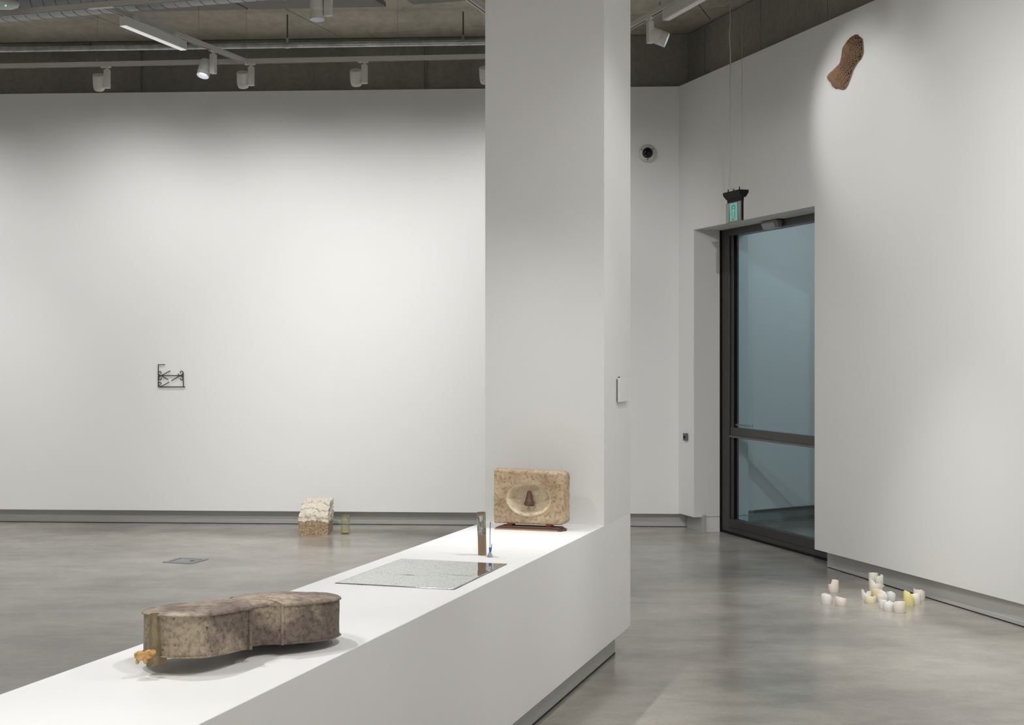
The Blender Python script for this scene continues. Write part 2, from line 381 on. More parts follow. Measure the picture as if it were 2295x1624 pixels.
def lamp_light(kind, parent, pos, aim, power, col=WARM, size=40, blend=.4, rad=.025, sx=.8, sy=.04):
    d = bpy.data.lights.new('lamp_light', kind); d.energy = power; d.color = col
    if kind == 'SPOT': d.spot_size = R(size); d.spot_blend = blend; d.shadow_soft_size = rad
    else: d.shape = 'RECTANGLE'; d.size = sx; d.size_y = sy
    o = bpy.data.objects.new('lamp_light', d); C.objects.link(o)
    o.location = pos; o.rotation_euler = (aim - pos).to_track_quat('-Z', 'Y').to_euler()
    o.parent = parent; o.matrix_parent_inverse = parent.matrix_basis.inverted()
    return o
lens_glow = glow('spot_lens_glow', (.72, .82, 1.0), 3.2)
lens_dim = glow('spot_lens_dim', (.55, .68, 1.0), 1.0)
def spotlight(label, p, aim, power, side=None, along=D2, size=40, blend=.4, bright=True, head_r=.042, head_l=.135, drop=.145, group='track spotlights', cup=False, rad=.03, col=WARM, lit=True, gapx=.066):
    """fixture hanging from the track at p: adapter, driver box, round swivelling head beside it"""
    p = V((p.x, p.y, 0)); along = along.normalized(); nrm = V((-along.y, along.x, 0))
    side = (side if side is not None else -along).normalized()
    t = thing('spotlight', label, 'spotlight', p + Z * TZ, group)
    MB().obox(p, along, nrm, Z, (-.05, .03), (-.012, .012), (TZ - .012, TZ)).build('adapter', lamp_paint, t, bevel=.002)
    MB().tube([p + Z * TZ, p + Z * (TZ - .03)], .014, 12).build('swivel', lamp_paint, t, smooth=True)
    MB().obox(p, along, nrm, Z, (-.022, .022), (-.02, .02), (TZ - .028 - drop, TZ - .028)).build('driver_box', lamp_paint, t, bevel=.003)
    hz = TZ - .028 - drop + .045
    hc = p + side * gapx + Z * hz
    MB().tube([p + side * .018 + Z * hz, hc], .009, 10).build('pivot', lamp_paint, t, smooth=True)
    d = (aim - hc).normalized()
    if cup:
        prof = [(head_r * .94, -head_l * .5), (head_r, -head_l * .46), (head_r, head_l * .12), (head_r * .985, head_l * .13), (head_r * .985, head_l * .14), (head_r, head_l * .15), (head_r * .97, head_l * .3), (head_r * .86, head_l * .45), (head_r * .74, head_l * .5)]
        lr, lh = head_r * .66, head_l * .5
    else:
        prof = [(head_r * .8, -head_l * .5), (head_r * .96, -head_l * .47), (head_r, -head_l * .4), (head_r, head_l * .1), (head_r * .985, head_l * .11), (head_r * .985, head_l * .12), (head_r, head_l * .13), (head_r, head_l * .5), (head_r * .93, head_l * .5)]
        lr, lh = head_r * .93, head_l * .5
    h = MB().lathe(prof + [(lr, lh), (lr * .8, lh - .03)], hc, d, 28, True, False).build('head', lamp_paint, t, smooth=35)
    MB().lathe([(lr * .82, 0), (lr * .4, .004)], hc + d * (lh - .03), d, 24, True, True).build('lens', lens_glow if bright else lens_dim, h, smooth=True)
    if lit: lamp_light('SPOT', t, hc + d * (lh + .004), aim, power, col, size, blend, rad)
    return t
# wall washers on the back track
for i, (u, v) in enumerate(((240, 148), (563, 141.5), (817, 136.5), (1107, 131), (1228, 128))):
    p = bt0 + bd * ((P2(u, 153 - .0198 * u) - bt0).length)
    w = on_wall(u + 20, 700, CORNER, BN)
    spotlight(('white cup-shaped wall washer at the far end of the back track from the column', 'white cup-shaped wall washer hanging at the joint of the back and cross tracks',
               'white cup-shaped wall washer midway between the track joint and the column', 'white cup-shaped wall washer mostly hidden behind the column', 'added fill wall washer hidden behind the column at the end of the back track')[i],  # last washer is added, hidden, to brighten the wall near the column
              p, V((w.x, w.y, 1.3)), P_WASH * (.5 if i == 4 else 1), -bd, bd, size=134, blend=1.0, cup=True, group='wall washers', head_r=.046, head_l=.125)
for i, k in enumerate((-1.1, -2.3)):
    p = bt0 + bd * k
    spotlight(('white cup-shaped wall washer on the back track, next one towards the left wall', 'white cup-shaped wall washer on the back track closest to the left wall')[i],
              p, V((p.x - .1, 12.5, 1.3)), P_WASH * (.5 if i == 4 else 1), -bd, bd, size=134, blend=1.0, cup=True, group='wall washers', head_r=.046, head_l=.125)
# aimed spots in view
p = P2(478, 113)
spotlight('lit white spotlight hanging from the cross track, tilted towards the plinth', p, V((p.x - .75, p.y - 1.3, 0)), P_FLOOR * .6, -D2 + D1 * .1, D1, size=46, blend=.7, head_r=.047, head_l=.13, gapx=.075)
p = at_z(736, -27, TZ); p = V((p.x, p.y, 0))
spotlight('white spotlight on the front track shining straight down on the floor', p, V((p.x - .05, p.y - .25, 0)), P_FLOOR * .5, -D2, D2, size=50, blend=.6, bright=False, head_r=.046, head_l=.13, gapx=.075)
p = P2(1457, 39)
knit_c = on_wall(1903, 140, CORNER, RN)
spotlight('lit white spotlight aimed across at the hanging knitted piece', p, knit_c + RT * .10 - Z * .36, P_KNIT, RN, RT, size=62, blend=.75, head_r=.05, head_l=.12, gapx=.062)
# spots over the plinth and floor, on the tracks beyond the picture edge
plinth_spots = [((6.0, -2.98), (5.3, -1.86), 1.0, 42, 'duct side of the plinth, over the cardboard tube'), ((5.6, t3), (5.2, -1.86), .7, 42, 'candle side of the plinth, over the cardboard tube'),
    ((3.9, -2.98), (3.4, -1.86), .75, 46, 'duct side of the plinth, over the mirror sheet'), ((3.3, t3), (3.2, -1.86), .5, 46, 'candle side of the plinth, over the mirror sheet'),
    ((1.5, -2.98), (1.9, -1.86), .55, 36, 'duct side of the plinth, over its free end'), ((1.2, t3), (1.6, -1.86), .35, 36, 'candle side of the plinth, over its free end')]
for a, b, k, sz, where in plinth_spots:
    spotlight('added fill spotlight on the ' + where, grid(*a), grid(b[0], b[1], PT), P_PLINTH * k, -D2 if a[1] > -2 else D2, D1, size=sz, blend=.8)
for a, where, k in (((4.75, -2.98), 'duct side of the plinth, aimed at the stone slab', 1.0), ((4.95, t3), 'candle side of the plinth, aimed at the stone slab', .8)):
    spotlight('added fill spotlight on the ' + where, grid(*a), grid(6.25, -1.86, .85), P_SLAB * k, -D2 if a[1] > -2 else D2, D1, size=40, blend=1.0)
spotlight('white spotlight on the plinth track, aimed at the side of the column', grid(5.95, t3), pr + D1 * .3 + Z * 1.6, P_SLAB * .5, -D2, D1, size=64, blend=1.0)
for i in range(3):
    p = V((-4.5 + 3.6 * i, REAR_Y + 1.3, 0))
    spotlight('added fill wall washer in front of the ' + ('left half', 'middle', 'right half')[i] + ' of the rear wall', p, V((p.x, REAR_Y, .8)), P_REAR_FILL, V((1, 0, 0)), V((1, 0, 0)), size=110, blend=1.0, cup=True, group='wall washers')  # added behind the camera for soft bounce light off the rear wall
track('rear_fill_track', 'added track for the fill washers, parallel to the rear wall', V((-7, REAR_Y + 1.3, 0)), V((5, REAR_Y + 1.3, 0)), (2, 6, 10))  # added track that only carries the rear fill washers
for s, aim, k, where in ((3.25, V((1.85, 7.9, 0)), 1.0, 'beside the candle stubs'), (4.9, V((2.1, 6.2, 0)), .8, 'in front of the candle stubs'),):
    spotlight('white spotlight on the right track, aimed at the floor ' + where, r_a + RT * s, aim, P_FLOOR * k, RN, RT, size=50, blend=1.0)
for a, b, tgt, k, where in ((6.9, -2.98, V((-.9, 12.3, .3)), 1.0, 'second cross track, aimed past the limestone block'), (5.1, -2.98, V((-3.2, 12.4, .3)), 1.25, 'second cross track, aimed at the iron fragment'), (7.92, -7.4, V((-5.0, 12.4, .4)), .25, 'front track, aimed at the back wall')):
    spotlight('added fill spotlight on the ' + where, grid(a, b), tgt, P_WALL_FILL * k, -D2, D1, size=57, blend=1.0)  # spots added to spread even light over the back wall
for a, tgt, k, where in ((3.95, V((2.58, 8.6, 1.8)), 1.0, 'above the candle stubs'), (2.75, V((2.85, 7.4, 1.8)), .8, 'past the candle stubs')):
    spotlight('added fill spotlight on the plinth track, at the right wall ' + where, grid(a, t3), tgt, P_SIDE_FILL * k, D2, D1, size=54, blend=1.0)  # spots added to brighten the right wall evenly
# linear floods
flood_glow = glow('flood_diffuser', (1.0, .98, .95), .6)
def flood(label, a, b, power, z0=TZ - .092, z1=TZ - .03, w=.05, group='linear floods', dm=None):
    a = V((a.x, a.y, 0)); b = V((b.x, b.y, 0)); d = (b - a).normalized(); n = V((-d.y, d.x, 0)); L = (b - a).length
    t = thing('linear_flood_light', label, 'light fitting', (a + b) / 2 + Z * z1, group)
    hs_ = MB().obox(a, d, n, Z, (0, L), (-w / 2, w / 2), (z0, z1)).build('housing', lamp_paint, t, bevel=.002)
    MB().obox(a, d, n, Z, (.004, L - .004), (-w / 2 + .003, w / 2 - .003), (z0 - .004, z0 + .002)).build('diffuser', dm or flood_glow, hs_)
    for s in (.12, L - .14):
        MB().obox(a, d, n, Z, (s, s + .07), (-.012, .012), (z1, TZ - .0022)).build('adapter', lamp_paint, t)
    if power:
        c = (a + b) / 2 + Z * (z0 - .008)
        lamp_light('AREA', t, c, c - Z, power, WARM, sx=L * .95 if abs(d.x) > abs(d.y) else .045, sy=.045 if abs(d.x) > abs(d.y) else L * .95).rotation_euler = (0, 0, math.atan2(d.y, d.x) - (0 if abs(d.x) > abs(d.y) else math.pi / 2))
    return t
flood('white linear flood light slung under the cross track', at_z(275, 57, TZ - .092), at_z(412, 112, TZ - .092), P_FLOOD * .5)
ra = at_z(1492, 45, TZ - .092); flood('white linear flood light slung under the right track', ra, V((ra.x, ra.y, 0)) + RT * .85, 0, dm=mat('unlit_diffuser', (.8, .8, .8), .5))
for a, b, ax, where in ((2.3, -2.98, D1, 'second cross track over the mirror sheet'), (7.92, -9.3, D2, 'front track towards the left wall'), (1.6, t3, D1, 'plinth track over the middle of the plinth')):
    pa = grid(a, b); flood('added linear fill light on the ' + where, pa, pa + ax * .85, P_FLOOD * 1.6)  # floods added out of view for ambient light
pa = r_a + RT * 6.2; flood('added linear fill light at the near end of the right track', pa, pa + RT * .85, P_FLOOD * 1.6)  # added out of view to lift the plinth side
cl = thing('corridor_fill_light', 'added ceiling light that brightens the corridor behind the glass door', 'ceiling light', CORNER + RN * 1.5 + RT * 1.0 + Z * 3.19)  # lamp added because the corridor needs light
q = CORNER + RN * 1.5 + RT * 1.0
MB().obox(q, RT, RN, Z, (-.6, .6), (-.15, .15), (3.165, 3.199)).build('housing', lamp_paint, cl)
lamp_light('AREA', cl, q + Z * 3.15, q, P_CORRIDOR_FILL, (.9, .97, 1.0), sx=1.1, sy=.25)

# ------------------------------------------------------------------ ceiling services
# round spiral duct along the grid, behind the front track
dcen = V((-1147.5 / F * 9.9, 9.9, 4.01)); DR = .18
duct = thing('spiral_duct', 'round grey spiral-seamed ventilation duct under the concrete ceiling', 'duct', dcen)
dd = D2; dl0, dl1 = -3.6, 4.2
dsh = MB().tube([dcen + dd * dl0, dcen + dd * dl1], DR, 48).build('shell', duct_mat, duct, smooth=True)
m = MB(); n1 = V((dd.y, -dd.x, 0)) * -1; pts = []
turns = int((dl1 - dl0) / .098)
for k in range(turns * 28):
    a = -k / 28 * 2 * math.pi; pts.append(dcen + dd * (dl0 + .098 * k / 28) + (n1 * math.cos(a) + Z * math.sin(a)) * (DR + .0005))
m.tube(pts, .0032, 4).build('spiral_seam', mat('duct_seam', (.16, .17, .18), .5, .4), dsh)
for s in (-2.5, -.2, 2.2):
    MB().tube([dcen + dd * s + (n1 * math.cos(t) + Z * math.sin(t)) * (DR + .006) for t in [i / 32 * 2 * math.pi for i in range(33)]], .005, 6).build('strap', galv, duct)
    MB().tube([dcen + dd * s + Z * DR, V((*(dcen + dd * s)[:2], CH))], .005, 8).build('hanger_rod', galv, duct)
# flat acoustic boards
def board(label, pl_, pr_, z=4.2, th=.036, depth=2.4):
    a = at_z(*pl_, z); b = at_z(*pr_, z)
    poly = [(a.x, a.y), (b.x, b.y), (b.x - D1.x * depth, b.y - D1.y * depth), (a.x - D1.x * depth, a.y - D1.y * depth)]
    t = thing('ceiling_board', label, 'ceiling board', V((a + b) / 2 - D1 * depth / 2), 'acoustic boards under the slab')
    MB().prism(poly, z, z + th).build('board', taupe, t)
    for s in (.2, .8):
        q_ = a.lerp(b, s) - D1 * .4
        MB().tube([V((q_.x, q_.y, z + th)), V((q_.x, q_.y, CH))], .008, 8).build('fixing', galv, t)
board('taupe acoustic board on the ceiling, nearest the spiral duct', (300, 27), (556, 21.5))
board('taupe acoustic board on the ceiling above the downlight spotlight', (562, 21.2), (865, 15.2))
board('taupe acoustic board on the ceiling beside the column', (926, 10.2), (1110, -3))
# steel conduit with hanger rods
ca, cb = V((-1147.5 / F * 11.60, 11.60, 4.0)), at_y(1085, 93, 11.33); cb.z = 4.0
cdv = (cb - ca).normalized()
cond = thing('steel_conduit', 'galvanised steel conduit hung below the ceiling along the back wall', 'pipe', (ca + cb) / 2)
MB().tube([ca - cdv * 3.5, cb + cdv * .7], .0225, 20).build('pipe', galv, cond, smooth=True)
for u in (644, 1038, -330):
    y = 11.60 + (11.33 - 11.60) * u / 1085; x = (u - CX) / F * y
    MB().tube([V((x, y, 4.0 + .02)), V((x, y, CH))], .006, 8).build('hanger_rod', mat('dark_rod', (.1, .1, .1), .5, .5), cond)
    MB().tube([V((x, y, 4.0)) - cdv * .014, V((x, y, 4.0)) + cdv * .014], .0255, 20).build('pipe_clamp', galv, cond, smooth=True)
    MB().tube([V((x, y, 4.022)), V((x, y, 4.06))], .011, 10).build('clamp_nut', galv, cond)
# access point at the frame edge
q = at_y(-12, 8, 9.0)
ap = thing('wireless_access_point', 'white rounded wireless access point with a small green light below the ceiling', 'access point', q)
MB().lathe([(.0, -.03), (.10, -.034), (.142, -.02), (.150, .0), (.145, .02), (.11, .04), (.0, .045)], q, V((.06, -.25, 1)).normalized(), 40, False, False).build('body', mat('white_abs', (.72, .73, .73), .35), ap, smooth=60)
MB().tube([q + Z * .04, V((q.x, q.y, CH))], .01, 10).build('mount', lamp_paint, ap)
lq = at_y(13, 12.5, 8.87)
MB().lathe([(.0, -.004), (.005, 0), (0, .004)], lq, V((0, -1, -.2)), 10, False, False).build('status_light', glow('green_led', (.1, 1.0, .55), 2.5), ap)

# ------------------------------------------------------------------ exit sign
ez = lambda v, y=10.0: EYE + (HY - v) / F * y
eo = V(((1656 - CX) / F * 9.98, 9.98, 0))                            # near end of the long side, front face line
ex = -RT; en = -RN                                                    # along (leftwards/away), towards the viewer side
sign = thing('exit_sign', 'hanging green running-man exit sign with black housing in front of the door', 'exit sign', V((eo.x, eo.y, ez(497))))
zh1, zh0 = ez(424.5), ez(441)
prof = [(-.0, zh1), (.0, zh1 - .018), (.012, zh1 - .034), (.030, zh0), (.055, zh0), (.068, zh1 - .034), (.078, zh1 - .018), (.078, zh1)]
m = MB(); LN = .26
pts = [eo + RN * a + ex * 0 + Z * z for a, z in prof] + [eo + RN * a + ex * LN + Z * z for a, z in prof]; n = len(prof)
m.hull(pts, [tuple(range(n)), tuple(range(n, 2 * n))[::-1]] + [(i, (i + 1) % n, n + (i + 1) % n, n + i) for i in range(n)])
m.build('housing', black_plastic, sign, bevel=.002)
bz1, bz0 = ez(447.5), ez(492.5)
MB().obox(eo, ex, RN, Z, (.022, LN - .004), (.034, .050), (bz1 - .002, zh0 + .002)).build('clamp', black_plastic, sign)
MB().obox(eo, ex, RN, Z, (.022, .036), (.036, .048), (bz0, bz1)).build('blade_edge', black_plastic, sign)
blade_m = mat('prismatic_blade', (.30, .30, .32), .2, .2)
bn = blade_m.node_tree; tcb = bn.nodes.new('ShaderNodeTexCoord'); mpb = bn.nodes.new('ShaderNodeMapping'); mpb.inputs['Scale'].default_value = (14, 14, 2.5)
nzb = bn.nodes.new('ShaderNodeTexNoise'); nzb.inputs['Scale'].default_value = 1.0; nzb.inputs['Detail'].default_value = 2; rpb = bn.nodes.new('ShaderNodeValToRGB')
rpb.color_ramp.elements[0].position = .30; rpb.color_ramp.elements[0].color = (.20, .27, .20, 1); rpb.color_ramp.elements[1].position = .70; rpb.color_ramp.elements[1].color = (.20, .21, .33, 1)
for ps, cl_ in ((.42, (.13, .10, .15, 1)), (.52, (.33, .31, .33, 1)), (.60, (.36, .28, .17, 1))): rpb.color_ramp.elements.new(ps).color = cl_
bn.links.new(tcb.outputs['Object'], mpb.inputs[0]); bn.links.new(mpb.outputs[0], nzb.inputs['Vector']); bn.links.new(nzb.outputs[0], rpb.inputs[0]); bn.links.new(rpb.outputs[0], bn.nodes['Principled BSDF'].inputs['Base Color'])
blade = MB().obox(eo, ex, RN, Z, (.030, LN + .022), (.037, .047), (bz0, bz1)).build('blade', blade_m, sign)
teal = glow('exit_pictogram_glow', (.02, .75, .62), .55); pale = glow('exit_figure_glow', (.22, .70, .55), .5)
Hh = bz1 - bz0; W0 = .030; WL = LN - .008
def sp(x, y): return eo + ex * (W0 + WL * (1 - x)) + RN * .0362 + Z * (bz0 + Hh * y)   # x from the far (left) end to the near end, y up
def smooth_path(P, n=5):
    P = [2 * P[0] - P[1]] + P + [2 * P[-1] - P[-2]]; o = []
    for i in range(1, len(P) - 2):
        a, b, c, d = P[i - 1:i + 3]
        for k in range(n):
            t = k / n; o.append(.5 * ((2 * b) + (c - a) * t + (2 * a - 5 * b + 4 * c - d) * t * t + (3 * b - a - 3 * c + d) * t ** 3))
    return o + [P[-2]]
def flat(polys, name, m_, off=0.0):
    mb = MB()
    for poly in polys:
        a = [sp(*p) - RN * off for p in poly]; b = [p + RN * .0012 for p in a]; n = len(poly)
        mb.hull(a + b, [tuple(range(n)), tuple(range(n, 2 * n))[::-1]] + [(i, (i + 1) % n, n + (i + 1) % n, n + i) for i in range(n)])
    return mb.build(name, m_, blade)
flat([[(.27, .04), (.35, .04), (.35, .93), (.27, .93)], [(.35, .85), (.70, .85), (.70, .93), (.35, .93)], [(.62, .06), (.70, .06), (.70, .85), (.62, .85)], [(.35, .20), (.43, .20), (.43, .26), (.35, .26)]], 'door_pictogram', teal)
circ = [(.485 + .035 * math.cos(t), .735 + .06 * math.sin(t)) for t in [i / 12 * 2 * math.pi for i in range(12)]]
flat([circ, [(.43, .64), (.52, .64), (.51, .45), (.445, .42)], [(.52, .64), (.575, .52), (.555, .49), (.50, .59)], [(.43, .64), (.375, .54), (.375, .46), (.395, .46), (.40, .53), (.445, .60)],
      [(.445, .44), (.475, .44), (.435, .24), (.34, .21), (.34, .25), (.41, .28)], [(.47, .44), (.51, .45), (.55, .14), (.575, .08), (.54, .07), (.515, .12)]], 'running_man', pale, .0004)
for s in (.03, .12, .21): MB().tube([eo + ex * s + RN * .02 + Z * zh1, eo + ex * s + RN * .02 + Z * (zh1 + .022)], .004, 8).build('stud', black_plastic, sign)
wq = eo + ex * .03 + RN * .04
MB().tube([V((wq.x, wq.y, zh1)), V((wq.x, wq.y, CH))], .0016, 6).build('suspension_wire', steel_wire, sign)
wq2 = eo + ex * .22 + RN * .04
cpts = []
for u, v in ((1647, 424), (1644, 422.5), (1641, 425.5), (1637, 421), (1634.5, 412), (1635.5, 398), (1637, 380), (1638.5, 340), (1637, 300), (1636, 260), (1637.5, 230), (1636, 190), (1637, 150), (1636.5, 110), (1634.5, 80), (1636.5, 50), (1636.5, 20), (1640, 3), (1643, -14)):
    cpts.append(at_y(u, v, 10.08))
cpts.append(V((cpts[-1].x, cpts[-1].y, CH)))
MB().tube(smooth_path(cpts), .0042, 8).build('power_cable', mat('grey_cable', (.42, .41, .39), .5), sign)
lp = [at_y(u, v, 10.08) for u, v in ((1604, -14), (1606, -2), (1609, 7), (1614, 13), (1620, 13), (1627, 9), (1634, 2), (1641, -9), (1644, -16))]
MB().tube(smooth_path([V((lp[0].x, lp[0].y, CH))] + lp + [V((lp[-1].x, lp[-1].y, CH))]), .0042, 8).build('cable_loop', MATS['grey_cable'], sign)

# ------------------------------------------------------------------ small wall and floor fittings
# dome camera on the back wall
dc = on_wall(1451, 344, CORNER, BN)
dcam = thing('security_camera', 'white dome security camera with black bubble on the back wall', 'security camera', dc)
cbase = MB().lathe([(.0, -.001), (.072, -.001), (.078, .008), (.074, .024), (.058, .042), (.048, .045)], dc, -BN, 40, False, True).build('base', mat('camera_white', (.62, .62, .60), .35), dcam, smooth=40)
MB().lathe([(.047, .036), (.046, .054), (.038, .072), (.024, .083), (.001, .088)], dc, -BN, 32, True, False).build('dome', mat('smoked_dome', (.004, .004, .005), .06), dcam, smooth=80)
for a in (35, 150, 270):
    q = dc - BN * .04 + (BT * -math.cos(R(a)) + Z * math.sin(R(a))) * .058
    MB().lathe([(.005, 0), (.005, .004)], q, -BN, 8).build('screw', black_plastic, cbase)
# switch beside the door
q = on_wall(1538.5, 979, CORNER, RN)
sw = thing('light_switch', 'small grey rectangular switch plate beside the door recess', 'switch', q)
MB().obox(q, RT, -RN, Z, (-.035, .035), (0, .018), (-.03, .032)).build('plate', mat('grey_switch', (.13, .135, .14), .4, .3), sw, bevel=.003)
MB().obox(q, RT, -RN, Z, (-.012, .012), (.018, .022), (-.012, .012)).build('button', black_plastic, sw)
# white panel on the side of the column
q = pr + D1 * .245 + Z * (EYE - (874 - HY) / F * 6.76)
wp = thing('wall_panel', 'small white pad hung by a nail on the side of the column', 'wall pad', q)
MB().obox(q, D1, D2, Z, (.0, .20), (.006, .018), (-.058, .058)).build('pad', mat('pad_white', (.78, .78, .775), .6), wp, bevel=.002)
MB().obox(q, D1, D2, Z, (.0005, .18), (.0, .006), (-.054, .052)).build('gap_shade', mat('pad_gap_shade', (.16, .16, .16), .6), wp)  # dark block painting the shaded gap behind the pad
MB().lathe([(.0025, 0), (.0025, .006), (.004, .007)], q + D1 * .04 + Z * .062, D2, 8).build('nail', iron, wp)
# floor box
fo = at_z(364, 1260, 0); fo2 = at_z(428, 1263.7, 0)
gl = (fo2 - fo).length
fb = thing('floor_box', 'square metal floor socket lid set flush in the concrete floor', 'floor box', fo + D2 * gl / 2 + D1 * gl / 2)
fbm_ = mat('floor_box_steel', (.33, .345, .36), .35, .7)
for a, b, c, d_ in ((0, gl, 0, .03), (0, gl, gl - .03, gl), (0, .03, .03, gl - .03), (gl - .03, gl, .03, gl - .03)):
    MB().obox(fo, D2, D1, Z, (a, b), (c, d_), (0, .0035)).build('frame_bar', fbm_, fb)
MB().obox(fo, D2, D1, Z, (.03, gl - .03), (.03, gl - .03), (0, .0006)).build('recess', slot_black, fb)
lid = MB().obox(fo, D2, D1, Z, (.038, gl - .038), (.038, gl - .038), (0, .003)).build('lid', fbm_, fb)
MB().obox(fo, D2, D1, Z, (gl - .075, gl - .055), (gl * .42, gl * .58), (.003, .004)).build('finger_slot', slot_black, lid)
# presence sensor on the door head
q = on_wall(1729, 503, CORNER, RN, DO - .03)
sn = thing('door_sensor', 'pale grey motion sensor fixed to the head of the glass door', 'sensor', q)
a0 = CORNER + RT * ((q - CORNER).dot(RT)) + RN * (DO - .0)
pts = []
for s, (w_, zt_, zb_, dep) in ((-.12, (0, .04, -.026, .05)), (-.10, (0, .04, -.032, .07)), (.10, (0, .04, -.032, .07)), (.12, (0, .04, -.026, .05))):
    c_ = a0 + RT * s + Z * q.z
    pts.append([c_ + Z * .03, c_ - RN * dep * .8 + Z * .03, c_ - RN * dep + Z * .01, c_ - RN * dep * .72 + Z * zb_, c_ + Z * zb_])
m = MB(); fl = [p for r_ in pts for p in r_]
m.hull(fl, [(0, 1, 2, 3, 4), (15, 19, 18, 17, 16)] + [(5 * i + j, 5 * i + (j + 1) % 5, 5 * i + 5 + (j + 1) % 5, 5 * i + 5 + j) for i in range(3) for j in range(5)])
m.build('case', mat('sensor_grey', (.30, .30, .30), .3, .2), sn, smooth=30, bevel=.004)
MB().obox(a0 + Z * q.z, RT, RN, Z, (-.14, .15), (-.05, 0), (.031, .042)).build('bracket', black_plastic, sn)

# ------------------------------------------------------------------ cast cello body on the plinth
UP = [(0, 0), (.004, .06), (.03, .14), (.08, .197), (.14, .222), (.2, .226), (.27, .212), (.33, .190), (.36, .190), (.38, .202)]
CB = [(.38, .202), (.395, .172), (.43, .140), (.475, .130), (.52, .143), (.55, .180), (.562, .218)]
LO = [(.562, .218), (.60, .238), (.66, .268), (.74, .289), (.80, .290), (.87, .27), (.93, .225), (.975, .145), (.995, .07), (1, 0)]
def catmull(P, n=6):
    P = [V((a, b, 0)) for a, b in P]; P = [2 * P[0] - P[1]] + P + [2 * P[-1] - P[-2]]; o = []
    for i in range(1, len(P) - 2):
        a, b, c, d = P[i - 1:i + 3]
        for k in range(n):
            t = k / n; o.append(.5 * ((2 * b) + (c - a) * t + (2 * a - 5 * b + 4 * c - d) * t * t + (3 * b - a - 3 * c + d) * t ** 3))
    o.append(P[-2]); return [(p.x, p.y) for p in o]
HALF = catmull(UP)[:-1] + catmull(CB)[:-1] + catmull(LO)
I1 = len(catmull(UP)) - 1; I2 = I1 + len(catmull(CB)) - 1
c_o = V((-.8989, 3.531, .8420)); yaw, pit, CL, RIB = .9127, .0467, .5978, .1054
ca_ = V((math.cos(yaw) * math.cos(pit), math.sin(yaw) * math.cos(pit), -math.sin(pit)))
cr_ = V((math.sin(yaw), -math.cos(yaw), .045)).normalized(); cn_ = cr_.cross(ca_)
def cw(x, y, z=0.0): return c_o + ca_ * (CL * x) + cr_ * (CL * y * (.88 - .08 * x)) + cn_ * z
LOOP = HALF + [(x, -y) for x, y in HALF[-2:0:-1]]
cello_m = mat('cast_mottled_surface', (.3, .25, .2), .85,
    noise_amt=[(5, 6, (.19, .15, .125), (.42, .345, .255), .42, .53, ONE), (75, 5, (.62, .59, .57), ONE, .36, .56, ONE), (150, 3, (.22, .18, .16), ONE, .30, .36, (1, 1, 1))],
    bump=(70, 8, .5, .004))
plate_m = mat('cast_plate_surface', (.3, .25, .2), .85,
    noise_amt=[(5, 5, (.23, .18, .152), (.50, .42, .325), .42, .62, ONE), (50, 6, (.6, .57, .55), ONE, .36, .56, ONE), (120, 3, (.22, .18, .16), ONE, .28, .34, (1, 1, 1))],
    bump=(45, 8, .55, .005))
cello = thing('cello_body', 'mottled brown cast cello body without neck, lying on the plinth', 'cello', V((c_o.x + .18, c_o.y + .22, PT)))
m = MB(); N = len(LOOP); rings = []
for k in range(7):
    z = -RIB * k / 6
    ring = []
    for (x, y) in LOOP:
        p = cw(.5 + (x - .5) * .982, y * .965, z); q = fbm(p, 22, 3.1) * .0016
        ring.append(m.bm.verts.new(p + cr_ * q + cn_ * 0))
    rings.append(ring)
for k in range(6):
    for i in range(N): m.bm.faces.new((rings[k][i], rings[k][(i + 1) % N], rings[k + 1][(i + 1) % N], rings[k + 1][i]))
m.build('ribs', cello_m, cello, smooth=50)
def plate(name, z0, sgn, th, arch, mm, ragged):
    m = MB(); T = [1.0, .97, .9, .8, .68, .54, .38, .2]; tops = []; bots = []
    def pt(x, y, t, zz):
        X, Y = .5 + (x - .5) * t, y * t
        p = cw(X, Y, zz); k = fbm(p, 14, 1.7) * .0035 + fbm(p, 55, .4) * .0012
        return p + cn_ * k * (1 if t < .97 else .4)
    for t in T:
        h = z0 + sgn * (th + arch * (1 - t * t) ** .75)
        tops.append([m.bm.verts.new(pt(x, y, t * (1 + ragged * fbm((x * 9, y * 9, sgn), 3.0, .2) if t == 1 else 1), h - sgn * (.003 if t == 1 else 0))) for x, y in LOOP])
    for i in range(len(T) - 1):
        for k in range(N): m.bm.faces.new((tops[i][k], tops[i][(k + 1) % N], tops[i + 1][(k + 1) % N], tops[i + 1][k]))
    m.bm.faces.new(tops[-1])
    b1 = [m.bm.verts.new(pt(x, y, 1.0, z0)) for x, y in LOOP]; b2 = [m.bm.verts.new(pt(x, y, .93, z0)) for x, y in LOOP]
    for k in range(N):
        m.bm.faces.new((tops[0][k], b1[k], b1[(k + 1) % N], tops[0][(k + 1) % N])); m.bm.faces.new((b1[k], b2[k], b2[(k + 1) % N], b1[(k + 1) % N]))
    m.bm.faces.new(b2[::-1])
    return m.build(name, mm, cello, smooth=45)
plate('top_plate', -.004, 1, .006, .013, plate_m, .006)
plate('back_plate', -RIB + .004, -1, .004, .003, cello_m, .022)
for i in (I1, I2):
    for s in (1, -1):
        x, y = HALF[i]
        pts = [cw(.5 + (x - .5) * .985, s * y * .975, -RIB * k / 8) + cr_ * s * (.002 + fbm((k, i, s), .7) * .0015) for k in range(9)]
        MB().tube(pts, [.0048 + .001 * math.sin(k * 2.1 + i) for k in range(9)], 8).build('corner_block', cello_m, cello, smooth=True)
